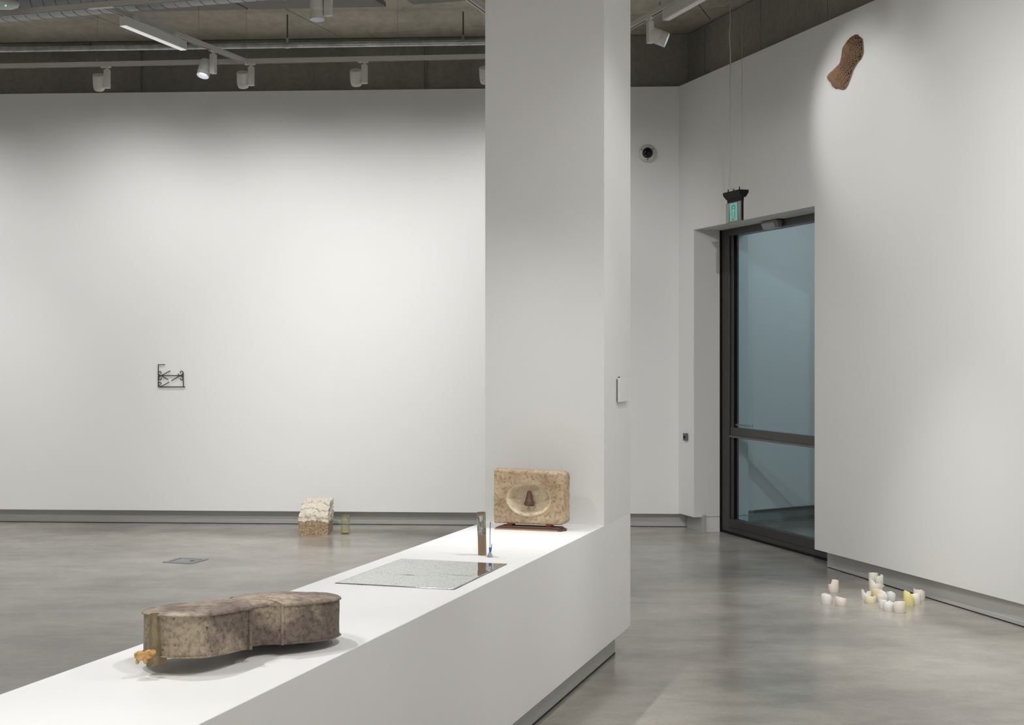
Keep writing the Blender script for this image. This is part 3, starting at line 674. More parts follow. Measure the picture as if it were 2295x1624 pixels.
# neck heel
heel_m = mat('brown_resin_heel', (.2, .15, .09), .6, noise_amt=[(14, 5, (.14, .105, .058), (.27, .21, .125), .35, .65, ONE)], bump=(20, 5, .35, .006))
m = MB(); secs = []
for k in range(9):
    t = k / 8; z = .0035 - t * .128
    hw = .0125 + .008 * t - (.007 if k == 8 else 0); dep = .019 + .010 * t + .006 * (t > .8)
    c = cw(0, 0, z) + ca_ * .012 + cr_ * .007 * t
    secs.append([c + cr_ * (hw * ax) - ca_ * (dep * ay) + V((fbm((k, ax, ay), .9, 5) * .003,) * 3) for ax, ay in ((-1, -.3), (-.95, .55), (-.6, .95), (.3, 1.0), (.85, .7), (1, -.3))])
vs_ = [[m.bm.verts.new(p) for p in s] for s in secs]
for k in range(8):
    for i in range(6): m.bm.faces.new((vs_[k][i], vs_[k][(i + 1) % 6], vs_[k + 1][(i + 1) % 6], vs_[k + 1][i]))
m.bm.faces.new(vs_[0][::-1]); m.bm.faces.new(vs_[-1])
m.build('neck_heel', heel_m, cello, smooth=25)
# gilt fragment at the foot of the heel
gilt_m = mat('ochre_wax', (.62, .36, .11), .45, noise_amt=[(40, 4, (.50, .27, .08), (.78, .50, .20), .35, .65, ONE)], bump=(60, 4, .3, .003))
go_ = at_z(322, 1488, PT)
m = MB(); bm_ = m.bm
def blob(mb, c, rx, ry, rz, seed, amp=.22, seg=14, rings=9):
    vs2 = []
    for i in range(rings + 1):
        th = math.pi * i / rings
        row = []
        for k in range(seg):
            ph = 2 * math.pi * k / seg
            d = V((math.sin(th) * math.cos(ph), math.sin(th) * math.sin(ph), math.cos(th)))
            s = 1 + amp * fbm(d, 1.6, seed)
            row.append(mb.bm.verts.new(c + V((d.x * rx * s, d.y * ry * s, d.z * rz * s))))
        vs2.append(row)
    for i in range(rings):
        for k in range(seg): mb.bm.faces.new((vs2[i][k], vs2[i][(k + 1) % seg], vs2[i + 1][(k + 1) % seg], vs2[i + 1][k]))
    bmesh.ops.remove_doubles(mb.bm, verts=vs2[0] + vs2[-1], dist=1e-6)
    return mb
def gp(u, v): return at_y(u, v, go_.y)
def gb(u, v, w, h, seed, dy=0.0, amp=.3): blob(m, gp(u, v) + V((0, dy, 0)), w / 2 / F * go_.y, .011, h / 2 / F * go_.y, seed, amp)
go_ = V((0, 3.475, 0))
gb(315, 1469, 24, 24, 1.0); gb(331, 1466, 26, 20, 2.3, .004); gb(308, 1482, 8, 13, 3.3, 0, .15); gb(325, 1479, 10, 18, 4.2, .003, .2); gb(340, 1463, 16, 14, 5.1, .006); gb(304, 1465, 7, 6, 6.6)
frag = m.build('gilt_fragment', gilt_m, cello, smooth=60); frag['label'] = 'ochre wax-like fragment at the foot of the heel'

# ------------------------------------------------------------------ reflective patterned sheet on the plinth
sheet_m = bpy.data.materials.new('mirrored_patterned_film'); sheet_m.use_nodes = True
nt = sheet_m.node_tree; b = nt.nodes['Principled BSDF']
b.inputs['Metallic'].default_value = .96; b.inputs['Roughness'].default_value = .055
tc = nt.nodes.new('ShaderNodeTexCoord'); mp = nt.nodes.new('ShaderNodeMapping'); mp.inputs['Rotation'].default_value = (0, 0, R(17)); mp.inputs['Scale'].default_value = (78, 105, 1)
vo = nt.nodes.new('ShaderNodeTexVoronoi'); vo.inputs['Scale'].default_value = 1.0; vo.inputs['Randomness'].default_value = .75
rp = nt.nodes.new('ShaderNodeValToRGB'); rp.color_ramp.elements[0].position = .22; rp.color_ramp.elements[1].position = .34
rp.color_ramp.elements[0].color = (.07, .07, .05, 1); rp.color_ramp.elements[1].color = (.57, .61, .585, 1)
nt.links.new(tc.outputs['Object'], mp.inputs[0]); nt.links.new(mp.outputs[0], vo.inputs['Vector']); nt.links.new(vo.outputs['Distance'], rp.inputs[0]); nt.links.new(rp.outputs[0], b.inputs['Base Color'])
wv = nt.nodes.new('ShaderNodeTexNoise'); wv.inputs['Scale'].default_value = 26; wv.inputs['Detail'].default_value = 2
bp = nt.nodes.new('ShaderNodeBump'); bp.inputs['Strength'].default_value = .05; bp.inputs['Distance'].default_value = .004
nt.links.new(tc.outputs['Object'], wv.inputs['Vector']); nt.links.new(wv.outputs[0], bp.inputs['Height']); nt.links.new(bp.outputs[0], b.inputs['Normal'])
cn4 = [at_z(*p, PT) for p in ((750, 1307), (1018, 1321.5), (1137, 1264), (900, 1252.5))]
so = cn4[0]; m = MB(); NX, NY = 60, 80
def sheet_pt(s, t):
    p = (cn4[0].lerp(cn4[1], s)).lerp(cn4[3].lerp(cn4[2], s), t)
    d = t - (.47 + .03 * s + .01 * math.sin(5 * s))
    h = .0016 + .0020 * math.exp(-(d / .016) ** 2) * (.15 + .85 * s * abs(math.sin(s * 5 + .8))) + .0012 * (1 + noise.noise(V((s * 4, t * 4, 2)))) * .6
    d2 = ((s - .40) / .09) ** 2 + ((t - .40) / .012) ** 2; h += .0022 * math.exp(-d2)
    if s > .96: h += .001 * (1 + math.sin(t * 21)) * (s - .96) / .04
    return p + Z * h
g = [[m.bm.verts.new(sheet_pt(i / NX, j / NY)) for i in range(NX + 1)] for j in range(NY + 1)]
for j in range(NY):
    for i in range(NX): m.bm.faces.new((g[j][i], g[j][i + 1], g[j + 1][i + 1], g[j + 1][i]))
sh = m.build('mirror_sheet', sheet_m, None, smooth=True, origin=so, recalc=False)
md = sh.modifiers.new('thickness', 'SOLIDIFY'); md.thickness = .0012; md.offset = -1
tag(sh, 'silvery speckled mirror film sheet with a crease, laid flat on the plinth', 'sheet')

# ------------------------------------------------------------------ cardboard tube with wire scribble, blue brush
ty = 5.589; tb = at_z(1080.6, 1244.5, PT); tb = V(((1081 - CX) / F * ty, ty, PT)); tt = V(((1078.8 - CX) / F * ty, ty + .002, PT + .170)); tr = .0168
card = mat('brown_cardboard', (.30, .20, .125), .8, noise_amt=[(30, 5, (.24, .16, .10), (.36, .25, .165), .3, .7, (1, 1, .3))])
tu = thing('cardboard_tube', 'upright brown cardboard tube with scratched film round its upper half', 'tube', tb)
ax = (tt - tb).normalized(); th_ = (tt - tb).length
MB().lathe([(tr, 0), (tr, th_), (tr - .0022, th_), (tr - .0022, .004), (0.0005, .004)], tb, ax, 36, True, False).build('tube', card, tu, smooth=40)
film = mat('clear_film', (.32, .29, .26), .18, .3, noise_amt=[(45, 4, (.17, .145, .125), (.46, .43, .39), .35, .65, ONE)])
fw = MB().lathe([(tr + .0005, th_ * .47), (tr + .0008, th_ * .48), (tr + .0008, th_ * .955), (tr + .0005, th_ * .96)], tb, ax, 36, False, False).build('film_wrap', film, tu, smooth=True)
wirem = mat('pale_wire', (.72, .70, .64), .3, .5)
def tpt(a, h): return tb + ax * (th_ * h) + V((math.cos(a), math.sin(a), 0)) * (tr + .0016)
squ = [[(230, .96), (236, .93), (248, .90), (256, .93)], [(250, .93), (252, .88), (255, .82), (262, .80)], [(205, .85), (225, .80), (240, .74), (235, .70), (215, .76)],
       [(205, .78), (222, .73), (240, .66), (250, .70), (246, .76)], [(208, .72), (226, .66), (238, .60), (252, .64), (244, .70)], [(235, .66), (240, .58), (252, .54), (262, .60), (255, .66), (243, .64)],
       [(200, .50), (225, .56), (252, .61), (282, .64), (298, .66)], [(240, .60), (256, .55), (275, .66), (300, .74), (312, .80)], [(225, .58), (232, .51), (240, .48)], [(252, .58), (256, .52), (262, .48)], [(300, .84), (318, .74), (312, .66)]]
for s in squ:
    pts = []
    for i in range(len(s) - 1):
        for k in range(5):
            t = k / 5; pts.append(tpt(R(s[i][0] + (s[i + 1][0] - s[i][0]) * t), s[i][1] + (s[i + 1][1] - s[i][1]) * t))
    pts.append(tpt(R(s[-1][0]), s[-1][1]))
    MB().tube(pts, .00075, 6).build('wire_scribble', wirem, fw, smooth=True)
MB().tube([tpt(R(254), .80), tpt(R(252), .92)], .0022, 8).build('white_tag', mat('tag_white', (.75, .72, .64), .6), tu)
by = 5.53; bb = V(((1098.3 - CX) / F * by, by, PT)); kz = by / F
br = thing('blue_brush', 'thin blue brush standing upright in a grey cone foot', 'brush', bb)
MB().lathe([(.0108, 0), (.0112, .003), (.0092, .007), (.0062, .016), (.0046, .0195)], bb, Z, 28).build('cone_foot', mat('grey_rubber', (.33, .38, .41), .45), br, smooth=40)
bluem = mat('blue_plastic', (.02, .16, .52), .35); ind = mat('indigo_handle', (.09, .11, .36), .4)
MB().lathe([(.0036, .018), (.0046, .034), (.0046, .038)], bb, Z, 20).build('collar', bluem, br, smooth=40)
MB().lathe([(.0022, .038), (.0022, .047)], bb + V((.0004, 0, 0)), Z, 12).build('ferrule', mat('cream_ferrule', (.75, .70, .58), .5), br)
MB().tube([bb + V((0, 0, .045)), bb + V((-.0003, 0, .09)), bb + V((.0012, 0, .13)), bb + V((.0014, 0, .138)), bb + V((.0014, 0, .1415))], [.0012, .0014, .0017, .0016, .0004], 10).build('handle', ind, br, smooth=True)
MB().tube([bb + V((.004, 0, .022)), bb + V((.0058, 0, .036)), bb + V((.0066, 0, .05)), bb + V((.0066, 0, .0525))], [.0012, .0014, .0013, .0004], 8).build('clip', ind, br, smooth=True)

# ------------------------------------------------------------------ carved stone slab on its stand
sa, sb = 6.105, -2.025                                              # grid position of the slab's front left edge
SW, SH, ST, SZ = .334, .247, .075, .7215
stone_m = mat('weathered_tan_stone', (.5, .38, .25), .9,
    noise_amt=[(9, 6, (.36, .255, .155), (.60, .47, .32), .32, .66, ONE), (70, 6, (.62, .58, .54), ONE, .36, .52, ONE), (130, 3, (.30, .25, .22), ONE, .30, .35, ONE)], bump=(70, 7, .5, .003))
carve_m = mat('fresh_cut_stone', (.6, .5, .36), .9, noise_amt=[(30, 6, (.50, .415, .29), (.70, .59, .43), .3, .7, ONE)], bump=(50, 6, .4, .004))
nose_m = mat('dark_red_brown_clay', (.09, .042, .032), .5, noise_amt=[(30, 4, (.065, .03, .022), (.14, .07, .052), .3, .7, ONE)])
slab = thing('stone_slab', 'tan stone slab carved with an oval hollow holding a brown nose, raised on a stand', 'carved slab', grid(sa, sb + SW / 2, SZ))
NX, NZ = 150, 112; m = MB(); front = []; ocx, ocz, orx, orz = .50 * SW, .455 * SH, .107, .079
idx_c = []
for j in range(NZ + 1):
    row = []
    for i in range(NX + 1):
        x, z = i / NX * SW, j / NZ * SH
        e = ((x - ocx) / orx) ** 2 + ((z - ocz) / orz) ** 2
        zz = z
        if j > NZ * .5: zz = z - (x / SW) * .009 * (j / NZ - .5) * 2
        # rounded silhouette, softer to the right
        edge = min(x, z, SW - x, SH - z)
        d = 0.0
        for (dist, rr) in ((x, .008), (SW - x, .022), (z, .008), (SH - z, .012)):
            if dist < rr: d += rr * (1 - math.sqrt(max(0, 1 - (1 - dist / rr) ** 2)))
        xr = x
        rc = .022                                                   # rounded right corners
        for cz_ in (rc, SH - rc):
            if x > SW - rc and ((cz_ == rc and z < rc) or (cz_ != rc and z > SH - rc)):
                v2 = V((x - (SW - rc), z - cz_)); mx_ = max(abs(v2.x), abs(v2.y))
                if v2.length > 1e-9:
                    v2 = v2 * (mx_ / v2.length); xr = SW - rc + v2.x; zz += (cz_ + v2.y) - z
        p = V((xr, zz, 0))
        ns = fbm((xr, zz, .3), 40, 2.0) * .0022
        if e < 1:
            k = 1 - e; kk = min(1, k * (1.9 if z > ocz else 1.5)); bowl = .053 * kk * kk * (3 - 2 * kk)
            if z < ocz + .01: bowl -= .024 * min(1, (ocz + .01 - z) / .07) * min(1, k * 3)
            ns += fbm((xr, zz, .9), 55, 4.0) * .0075 * min(1, k * 4) * (1 if z < ocz + .015 else .35)
            d += bowl
        ed = .0022 * fbm((xr * 30, zz * 30, 4), 1.0, 8)
        xr += ed if i in (0, NX) else 0; zz += ed * 1.6 if j == NZ else 0
        row.append(m.bm.verts.new(grid(sa + d + ns, sb + xr, SZ + zz)))
    front.append(row)
carved = []
for j in range(NZ):
    for i in range(NX):
        f = m.bm.faces.new((front[j][i], front[j][i + 1], front[j + 1][i + 1], front[j + 1][i]))
        x, z = (i + .5) / NX * SW, (j + .5) / NZ * SH
        if ((x - ocx) / orx) ** 2 + ((z - ocz) / orz) ** 2 < .98: f.material_index = 1
rim = [front[0][i] for i in range(NX)] + [front[j][NX] for j in range(NZ)] + [front[NZ][i] for i in range(NX, 0, -1)] + [front[j][0] for j in range(NZ, 0, -1)]
prev = rim
for k in range(1, 5):
    cur = []
    for v in rim:
        q = v.co + D1 * (ST * k / 4); q += (D2 * fbm(q, 30, 1) + Z * fbm(q, 30, 5)) * .0015
        cur.append(m.bm.verts.new(q))
    for i in range(len(rim)): m.bm.faces.new((prev[i], cur[i], cur[(i + 1) % len(rim)], prev[(i + 1) % len(rim)]))
    prev = cur
m.bm.faces.new(prev)
so_ = m.build('slab', stone_m, slab, smooth=50); so_.data.materials.append(carve_m)
# the nose
m = MB(); nc = grid(sa + .022, sb + ocx - .003, SZ + .118)
prof_n = [(.033, .007, .008), (.026, .010, .012), (.012, .0125, .017), (0, .0150, .022), (-.012, .0185, .027), (-.022, .0235, .033), (-.029, .0240, .031), (-.034, .019, .018)]
rows = []
for k, (zz, hw, dp) in enumerate(prof_n):
    row = []
    for a in range(15):
        t = math.pi * a / 14; wob = 1 + .12 * fbm((k * .6, a * .5, 1), 1.0, 9)
        zd = -.004 * math.cos(4 * t) if k >= 6 else 0
        row.append(m.bm.verts.new(nc + D2 * (-math.cos(t) * hw * wob) - D1 * (math.sin(t) * dp * wob) + Z * (zz + zd)))
    rows.append(row)
for k in range(len(rows) - 1):
    for a in range(14): m.bm.faces.new((rows[k][a], rows[k][a + 1], rows[k + 1][a + 1], rows[k + 1][a]))
    m.bm.faces.new((rows[k][0], rows[k + 1][0], rows[k + 1][14], rows[k][14]))
m.bm.faces.new(rows[0][::-1]); m.bm.faces.new(rows[-1])
o = m.build('clay_nose', nose_m, so_, smooth=50); o['label'] = 'dark red-brown clay nose'
# stand: stacked mouldings and red blocks
stand = thing('slab_stand', 'low stand of stacked brown wooden mouldings with two red blocks under the slab', 'stand', grid(6.10, -1.87, PT))
wood_l = mat('light_brown_moulding', (.36, .22, .15), .6, noise_amt=[(40, 4, (.30, .18, .12), (.44, .28, .195), .3, .7, (.15, 1, 1))])
wood_d = mat('dark_brown_moulding', (.12, .07, .045), .6); redm = mat('dark_red_block', (.17, .022, .012), .5)
def gbox(a, bq, z): return MB().obox(O0, D1, D2, Z, a, bq, z)
gbox((6.078, 6.165), (-2.012, -1.715), (PT, PT + .0055)).build('lower_moulding', wood_l, stand, bevel=.0012)
gbox((6.083, 6.163), (-2.008, -1.700), (PT + .0055, PT + .010)).build('middle_moulding', wood_d, stand, bevel=.001)  # dark brown layer between the lower and upper mouldings
gbox((6.088, 6.16), (-1.992, -1.708), (PT + .010, PT + .0155)).build('upper_moulding', wood_d, stand, bevel=.0015)
for k in range(5):
    a = 6.081 + .014 * k; gbox((a, a + .009), (-1.716, -1.694 + .006 * (k % 3)), (PT + .001 + .0015 * (k % 2), PT + .006 + .002 * (k % 3))).build('splinter', wood_d, stand)
for u in (1141.5, 1228):
    x_ = on_wall(u, 1178, grid(6.10, 0), D1).dot(D2)
    gbox((6.10, 6.158), (x_ - .0115, x_ + .0115), (PT + .0155, SZ + .003)).build('red_block', redm, stand, bevel=.001)

# ------------------------------------------------------------------ limestone block and jar on the floor
lo = at_z(669, 1199, 0); LW, LD, LH = .243, .29, .255
lime_m = bpy.data.materials.new('part_hewn_limestone'); lime_m.use_nodes = True
nt = lime_m.node_tree; b = nt.nodes['Principled BSDF']; b.inputs['Roughness'].default_value = .9
tc = nt.nodes.new('ShaderNodeTexCoord'); sx = nt.nodes.new('ShaderNodeSeparateXYZ'); nt.links.new(tc.outputs['Object'], sx.inputs[0])
n1_ = nt.nodes.new('ShaderNodeTexNoise'); n1_.inputs['Scale'].default_value = 14; n1_.inputs['Detail'].default_value = 3; nt.links.new(tc.outputs['Object'], n1_.inputs['Vector'])
ma = nt.nodes.new('ShaderNodeMath'); ma.operation = 'MULTIPLY_ADD'; ma.inputs[1].default_value = .09; nt.links.new(n1_.outputs[0], ma.inputs[0]); nt.links.new(sx.outputs[2], ma.inputs[2])
rs = nt.nodes.new('ShaderNodeMapRange'); rs.inputs['From Min'].default_value = .150; rs.inputs['From Max'].default_value = .158; nt.links.new(ma.outputs[0], rs.inputs[0])
n2_ = nt.nodes.new('ShaderNodeTexNoise'); n2_.inputs['Scale'].default_value = 58; n2_.inputs['Detail'].default_value = 9; n2_.inputs['Roughness'].default_value = .75; nt.links.new(tc.outputs['Object'], n2_.inputs['Vector'])
r1 = nt.nodes.new('ShaderNodeValToRGB'); nt.links.new(n2_.outputs[0], r1.inputs[0])
r1.color_ramp.elements[0].position = .42; r1.color_ramp.elements[0].color = (.24, .155, .085, 1); r1.color_ramp.elements[1].position = .62; r1.color_ramp.elements[1].color = (.52, .42, .28, 1)
r2 = nt.nodes.new('ShaderNodeValToRGB'); nt.links.new(n2_.outputs[0], r2.inputs[0])
r2.color_ramp.elements[0].position = .3; r2.color_ramp.elements[0].color = (.52, .47, .38, 1); r2.color_ramp.elements[1].position = .6; r2.color_ramp.elements[1].color = (.74, .685, .585, 1)
mx = nt.nodes.new('ShaderNodeMix'); mx.data_type = 'RGBA'; nt.links.new(rs.outputs[0], mx.inputs[0]); nt.links.new(r1.outputs[0], mx.inputs[6]); nt.links.new(r2.outputs[0], mx.inputs[7]); nt.links.new(mx.outputs[2], b.inputs['Base Color'])
m = MB(); NS = 36
def lime_pt(f):                                                     # f in unit cube
    x, y, z = f
    taper = .0 if z < .5 else (z - .5) / .5
    X = x * LW; Y = y * LD; ZZ = z * LH
    if z > .45:                                                     # the hewn upper part leans back on the left and front
        X += (1 - x) * .022 * taper ** 1.6; Y += (1 - y) * .085 * taper ** 1.5; ZZ += y * .022 * taper
    X += -x * .0 + (y * x) * .004
    p = V((X, Y, ZZ))
    k = .013 if z > .45 else .0028
    d = V((fbm((X, Y, ZZ), 16, 2), fbm((X, Y, ZZ), 16, 7), fbm((X, Y, ZZ), 16, 11)))
    if z > .45:                                                     # stepped tool marks
        st = math.floor(ZZ * 42 + fbm((X, Y, 0), 9, 4) * 1.6) % 2
        d.y += .75 * st; d.x += .3 * st
    if z < .02: d.z = 0
    c45 = max(0, (x - .9) / .1)
    return lo + p + d * k
seen = {}
def lv(f):
    key = tuple(round(c * NS) for c in f)
    if key not in seen: seen[key] = m.bm.verts.new(lime_pt(f))
    return seen[key]
for ax_ in range(3):
    for sd in (0, 1):
        for i in range(NS):
            for j in range(NS):
                q = []
                for di, dj in ((0, 0), (1, 0), (1, 1), (0, 1)):
                    f = [0, 0, 0]; f[ax_] = sd; f[(ax_ + 1) % 3] = (i + di) / NS; f[(ax_ + 2) % 3] = (j + dj) / NS
                    q.append(lv(f))
                m.bm.faces.new(q)
lb = m.build('limestone_block', lime_m, None, smooth=25, origin=lo)
lb.modifiers.new('bevel', 'BEVEL').width = .004
tag(lb, 'rough limestone block, pale and hewn above, brown below, on the floor by the back wall', 'stone block')

jo = V(((774 - CX) / F * 11.65, 11.65, 0)); jr = .0385
jar_m = bpy.data.materials.new('yellowed_jar_glass'); jar_m.use_nodes = True
nt = jar_m.node_tree; nt.nodes.clear()
go2 = nt.nodes.new('ShaderNodeOutputMaterial'); gt = nt.nodes.new('ShaderNodeBsdfTransparent'); gg = nt.nodes.new('ShaderNodeBsdfGlossy'); df = nt.nodes.new('ShaderNodeBsdfDiffuse')
lw = nt.nodes.new('ShaderNodeLayerWeight'); lw.inputs[0].default_value = .35; m1 = nt.nodes.new('ShaderNodeMixShader'); m2_ = nt.nodes.new('ShaderNodeMixShader')
gt.inputs[0].default_value = (.97, .965, .91, 1); gg.inputs['Roughness'].default_value = .08; df.inputs[0].default_value = (.66, .63, .44, 1); m2_.inputs[0].default_value = .055
nt.links.new(gt.outputs[0], m2_.inputs[1]); nt.links.new(df.outputs[0], m2_.inputs[2]); jm = nt.nodes.new('ShaderNodeMath'); jm.operation = 'MULTIPLY'; jm.inputs[1].default_value = .28; nt.links.new(lw.outputs['Facing'], jm.inputs[0]); nt.links.new(jm.outputs[0], m1.inputs[0]); nt.links.new(m2_.outputs[0], m1.inputs[1]); nt.links.new(gg.outputs[0], m1.inputs[2]); nt.links.new(m1.outputs[0], go2.inputs[0])
jar = thing('glass_jar', 'clear yellowed glass jar on the floor beside the limestone block', 'jar', jo)
MB().lathe([(jr * .86, 0), (jr * .98, .004), (jr, .012), (jr, .112), (jr * .95, .122), (jr * .80, .132), (jr * .745, .137), (jr * .78, .140), (jr * .78, .156), (jr * .75, .157), (jr * .71, .156), (jr * .70, .136), (jr * .91, .122), (jr * .93, .112), (jr * .93, .014), (jr * .8, .008)], jo, Z, 40).build('glass', jar_m, jar, smooth=50)
for z in (.145, .151): MB().tube([jo + V((math.cos(t) * jr * .79, math.sin(t) * jr * .79, z)) for t in [i / 28 * 2 * math.pi for i in range(29)]], .0014, 6).build('thread', jar_m, jar, smooth=True)
MB().lathe([(jr * .78, .0085), (jr * .9, .013), (jr * .9, .019), (jr * .6, .020)], jo, Z, 32).build('residue', mat('yellow_residue', (.60, .46, .22), .4), jar, smooth=True)

# ------------------------------------------------------------------ wrought iron fragment on the back wall
def ip(x, y, off=-.011): return on_wall(x / 16.24 + 320, y / 16.24 + 790, CORNER, BN, off)
ib = thing('iron_bracket', 'broken dark scrolled ironwork fragment hung on the back wall', 'iron fragment', ip(1000, 1242))
def ibar(name, pts, r=.0034, off=-.011):
    return MB().tube([ip(x, y, off) for x, y in pts], r, 8).build(name, iron, ib, smooth=True)
def spiral(cx_, cy_, r0, r1, a0, a1, n=16): return [(cx_ + (r0 + (r1 - r0) * k / n) * math.cos(R(a0 + (a1 - a0) * k / n)), cy_ - (r0 + (r1 - r0) * k / n) * math.sin(R(a0 + (a1 - a0) * k / n))) for k in range(n + 1)]
ibar('upright_bar', [(566, 428), (566, 1248)], .0045); ibar('upright_bar', [(1466, 700), (1482, 1246)], .0048)
ibar('top_stub', [(560, 436), (812, 434)]); ibar('bottom_bar', [(556, 1243), (1540, 1243)], .0042); ibar('middle_bar', [(570, 832), (1480, 832)], .004)
ibar('strut', [(590, 892), (620, 866), (665, 832), (1005, 656)]); ibar('strut', [(578, 775), (610, 806), (665, 836), (740, 874), (925, 978)])
ibar('strut', [(1040, 1020), (1300, 866), (1385, 828), (1440, 790), (1462, 750)]); ibar('strut', [(1275, 770), (1330, 815), (1400, 850), (1445, 890), (1464, 930)])
ibar('strut', [(590, 1150), (610, 1205), (660, 1228), (720, 1200), (965, 1066)])
for cx_, cy_, a0, a1 in ((632, 732, 190, -60), (640, 940, 150, 420), (632, 1125, 190, -60)):
    ibar('scroll', spiral(cx_, cy_, 58, 30, a0, a1))
for cx_, cy_, a0, a1 in ((1402, 712, 0, 240), (1404, 945, 30, -215)):
    ibar('scroll', spiral(cx_, cy_, 58, 30, a0, a1))
q = ip(905, 1250); MB().tube([q, q + BN * .011], .004, 8).build('wall_pin', iron, ib); q = ip(600, 832); MB().tube([q, q + BN * .011], .004, 8).build('wall_pin', iron, ib)

# ------------------------------------------------------------------ knitted piece on the right wall
KO = [(800, 190), (740, 240), (690, 310), (640, 390), (610, 470), (600, 560), (585, 660), (565, 750), (520, 810), (450, 880), (380, 950), (310, 1010), (260, 1075), (238, 1140), (245, 1200), (237, 1225), (280, 1280), (325, 1320), (345, 1390), (370, 1405), (400, 1395), (450, 1415), (510, 1430), (560, 1410), (600, 1350), (640, 1260), (670, 1180), (700, 1100), (730, 1000), (790, 890), (850, 800), (910, 740), (945, 660), (965, 580), (960, 480), (955, 390), (940, 275), (890, 270), (860, 250), (850, 190)]
kc0 = on_wall(1840 + 600 / 10.15, 60 + 800 / 10.15, CORNER, RN)
def kw(x, y):
    p = on_wall(1840 + x / 10.15, 60 + y / 10.15, CORNER, RN) - kc0
    return (p.dot(RT), p.z)
KP = [kw(*p) for p in KO]
SP = [kw(*p) for p in ((890, 150), (820, 380), (780, 560), (705, 760), (600, 930), (510, 1090), (430, 1260), (365, 1430))]
def seg_d(p, a, b):
    ab = (b[0] - a[0], b[1] - a[1]); t = max(0, min(1, ((p[0] - a[0]) * ab[0] + (p[1] - a[1]) * ab[1]) / (ab[0] ** 2 + ab[1] ** 2)))
    return math.hypot(p[0] - a[0] - ab[0] * t, p[1] - a[1] - ab[1] * t)
def inside(p):
    c = False
    for i in range(len(KP)):
        a, b_ = KP[i], KP[i - 1]
        if (a[1] > p[1]) != (b_[1] > p[1]) and p[0] < (b_[0] - a[0]) * (p[1] - a[1]) / (b_[1] - a[1]) + a[0]: c = not c
    return c
def kh(p):
    if not inside(p): return 0.0
    d = min(seg_d(p, KP[i], KP[i - 1]) for i in range(len(KP)))
    return .066 * min(1, d / .056) ** .55
def kpt(p, h): return kc0 + RT * p[0] + Z * p[1] - RN * (h + .002)
knit = thing('knitted_piece', 'brown chunky knitted sock-like shape hung high on the right wall', 'knitted object', kc0)
knit_m = mat('brown_yarn', (.26, .15, .09), .8, noise_amt=[(90, 4, (.26, .155, .095), (.46, .29, .185), .3, .7, ONE)], bump=(260, 4, .5, .002))
knit_d = mat('dark_yarn_core', (.07, .038, .022), .9)
m = MB(); rows = []
for t in (1.0, .97, .9, .78, .6, .4, .2):
    row = []
    for i, q in enumerate(KP):
        # shrink towards the nearest spine point
        best = min(((q[0] - s[0]) ** 2 + (q[1] - s[1]) ** 2, s) for s in [(SP[j][0] + (SP[j + 1][0] - SP[j][0]) * k / 4, SP[j][1] + (SP[j + 1][1] - SP[j][1]) * k / 4) for j in range(len(SP) - 1) for k in range(5)])[1]
        p = (best[0] + (q[0] - best[0]) * t, best[1] + (q[1] - best[1]) * t)
        row.append(m.bm.verts.new(kpt(p, kh(p) if t < 1 else 0.0)))
    rows.append(row)
n = len(KP)
for k in range(len(rows) - 1):
    for i in range(n): m.bm.faces.new((rows[k][i], rows[k][(i + 1) % n], rows[k + 1][(i + 1) % n], rows[k + 1][i]))
m.bm.faces.new(rows[-1]); m.bm.faces.new(rows[0][::-1])
m.build('padded_core', knit_d, knit, smooth=True)
m = MB()
def spine_at(t):
    t = max(0, min(.9999, t)) * (len(SP) - 1); i = int(t); f = t - i
    a, b_ = SP[i], SP[i + 1]; d = V((b_[0] - a[0], b_[1] - a[1])).normalized()
    if i < len(SP) - 2:
        c_ = SP[i + 2]; d = d.lerp(V((c_[0] - b_[0], c_[1] - b_[1])).normalized(), f * .5).normalized()
    if i > 0:
        c_ = SP[i - 1]; d = d.lerp(V((a[0] - c_[0], a[1] - c_[1])).normalized(), (1 - f) * .5).normalized()
    return V((a[0] + (b_[0] - a[0]) * f, a[1] + (b_[1] - a[1]) * f)), d
ROWS = 36; CWD = .0150
for r_ in range(ROWS + 1):
    c0, d = spine_at(r_ / ROWS); nrm = V((-d.y, d.x))
    for k in range(-9, 10):
        for sd in (-1, 1):
            p = c0 + nrm * (k * CWD + sd * CWD * .25)
            if not inside((p.x, p.y)): continue
            e = (d * -.0070 + nrm * sd * .0028)
            a3 = []
            for t in (-1, -.4, .4, 1):
                q = p + e * t; a3.append(kpt((q.x, q.y), max(.002, kh((q.x, q.y))) + (.0022 if abs(t) < .5 else -.0016)))
            m.tube(a3, [.0012, .0035, .0035, .0012], 6)
for i in range(0, len(KP)):                                          # bound edge loops
    a, b_ = KP[i - 1], KP[i]
    m.tube([kpt(a, .003), kpt(b_, .003)], .0036, 5)
st_ = m.build('knit_stitches', knit_m, knit, smooth=True); st_['kind'] = 'stuff'

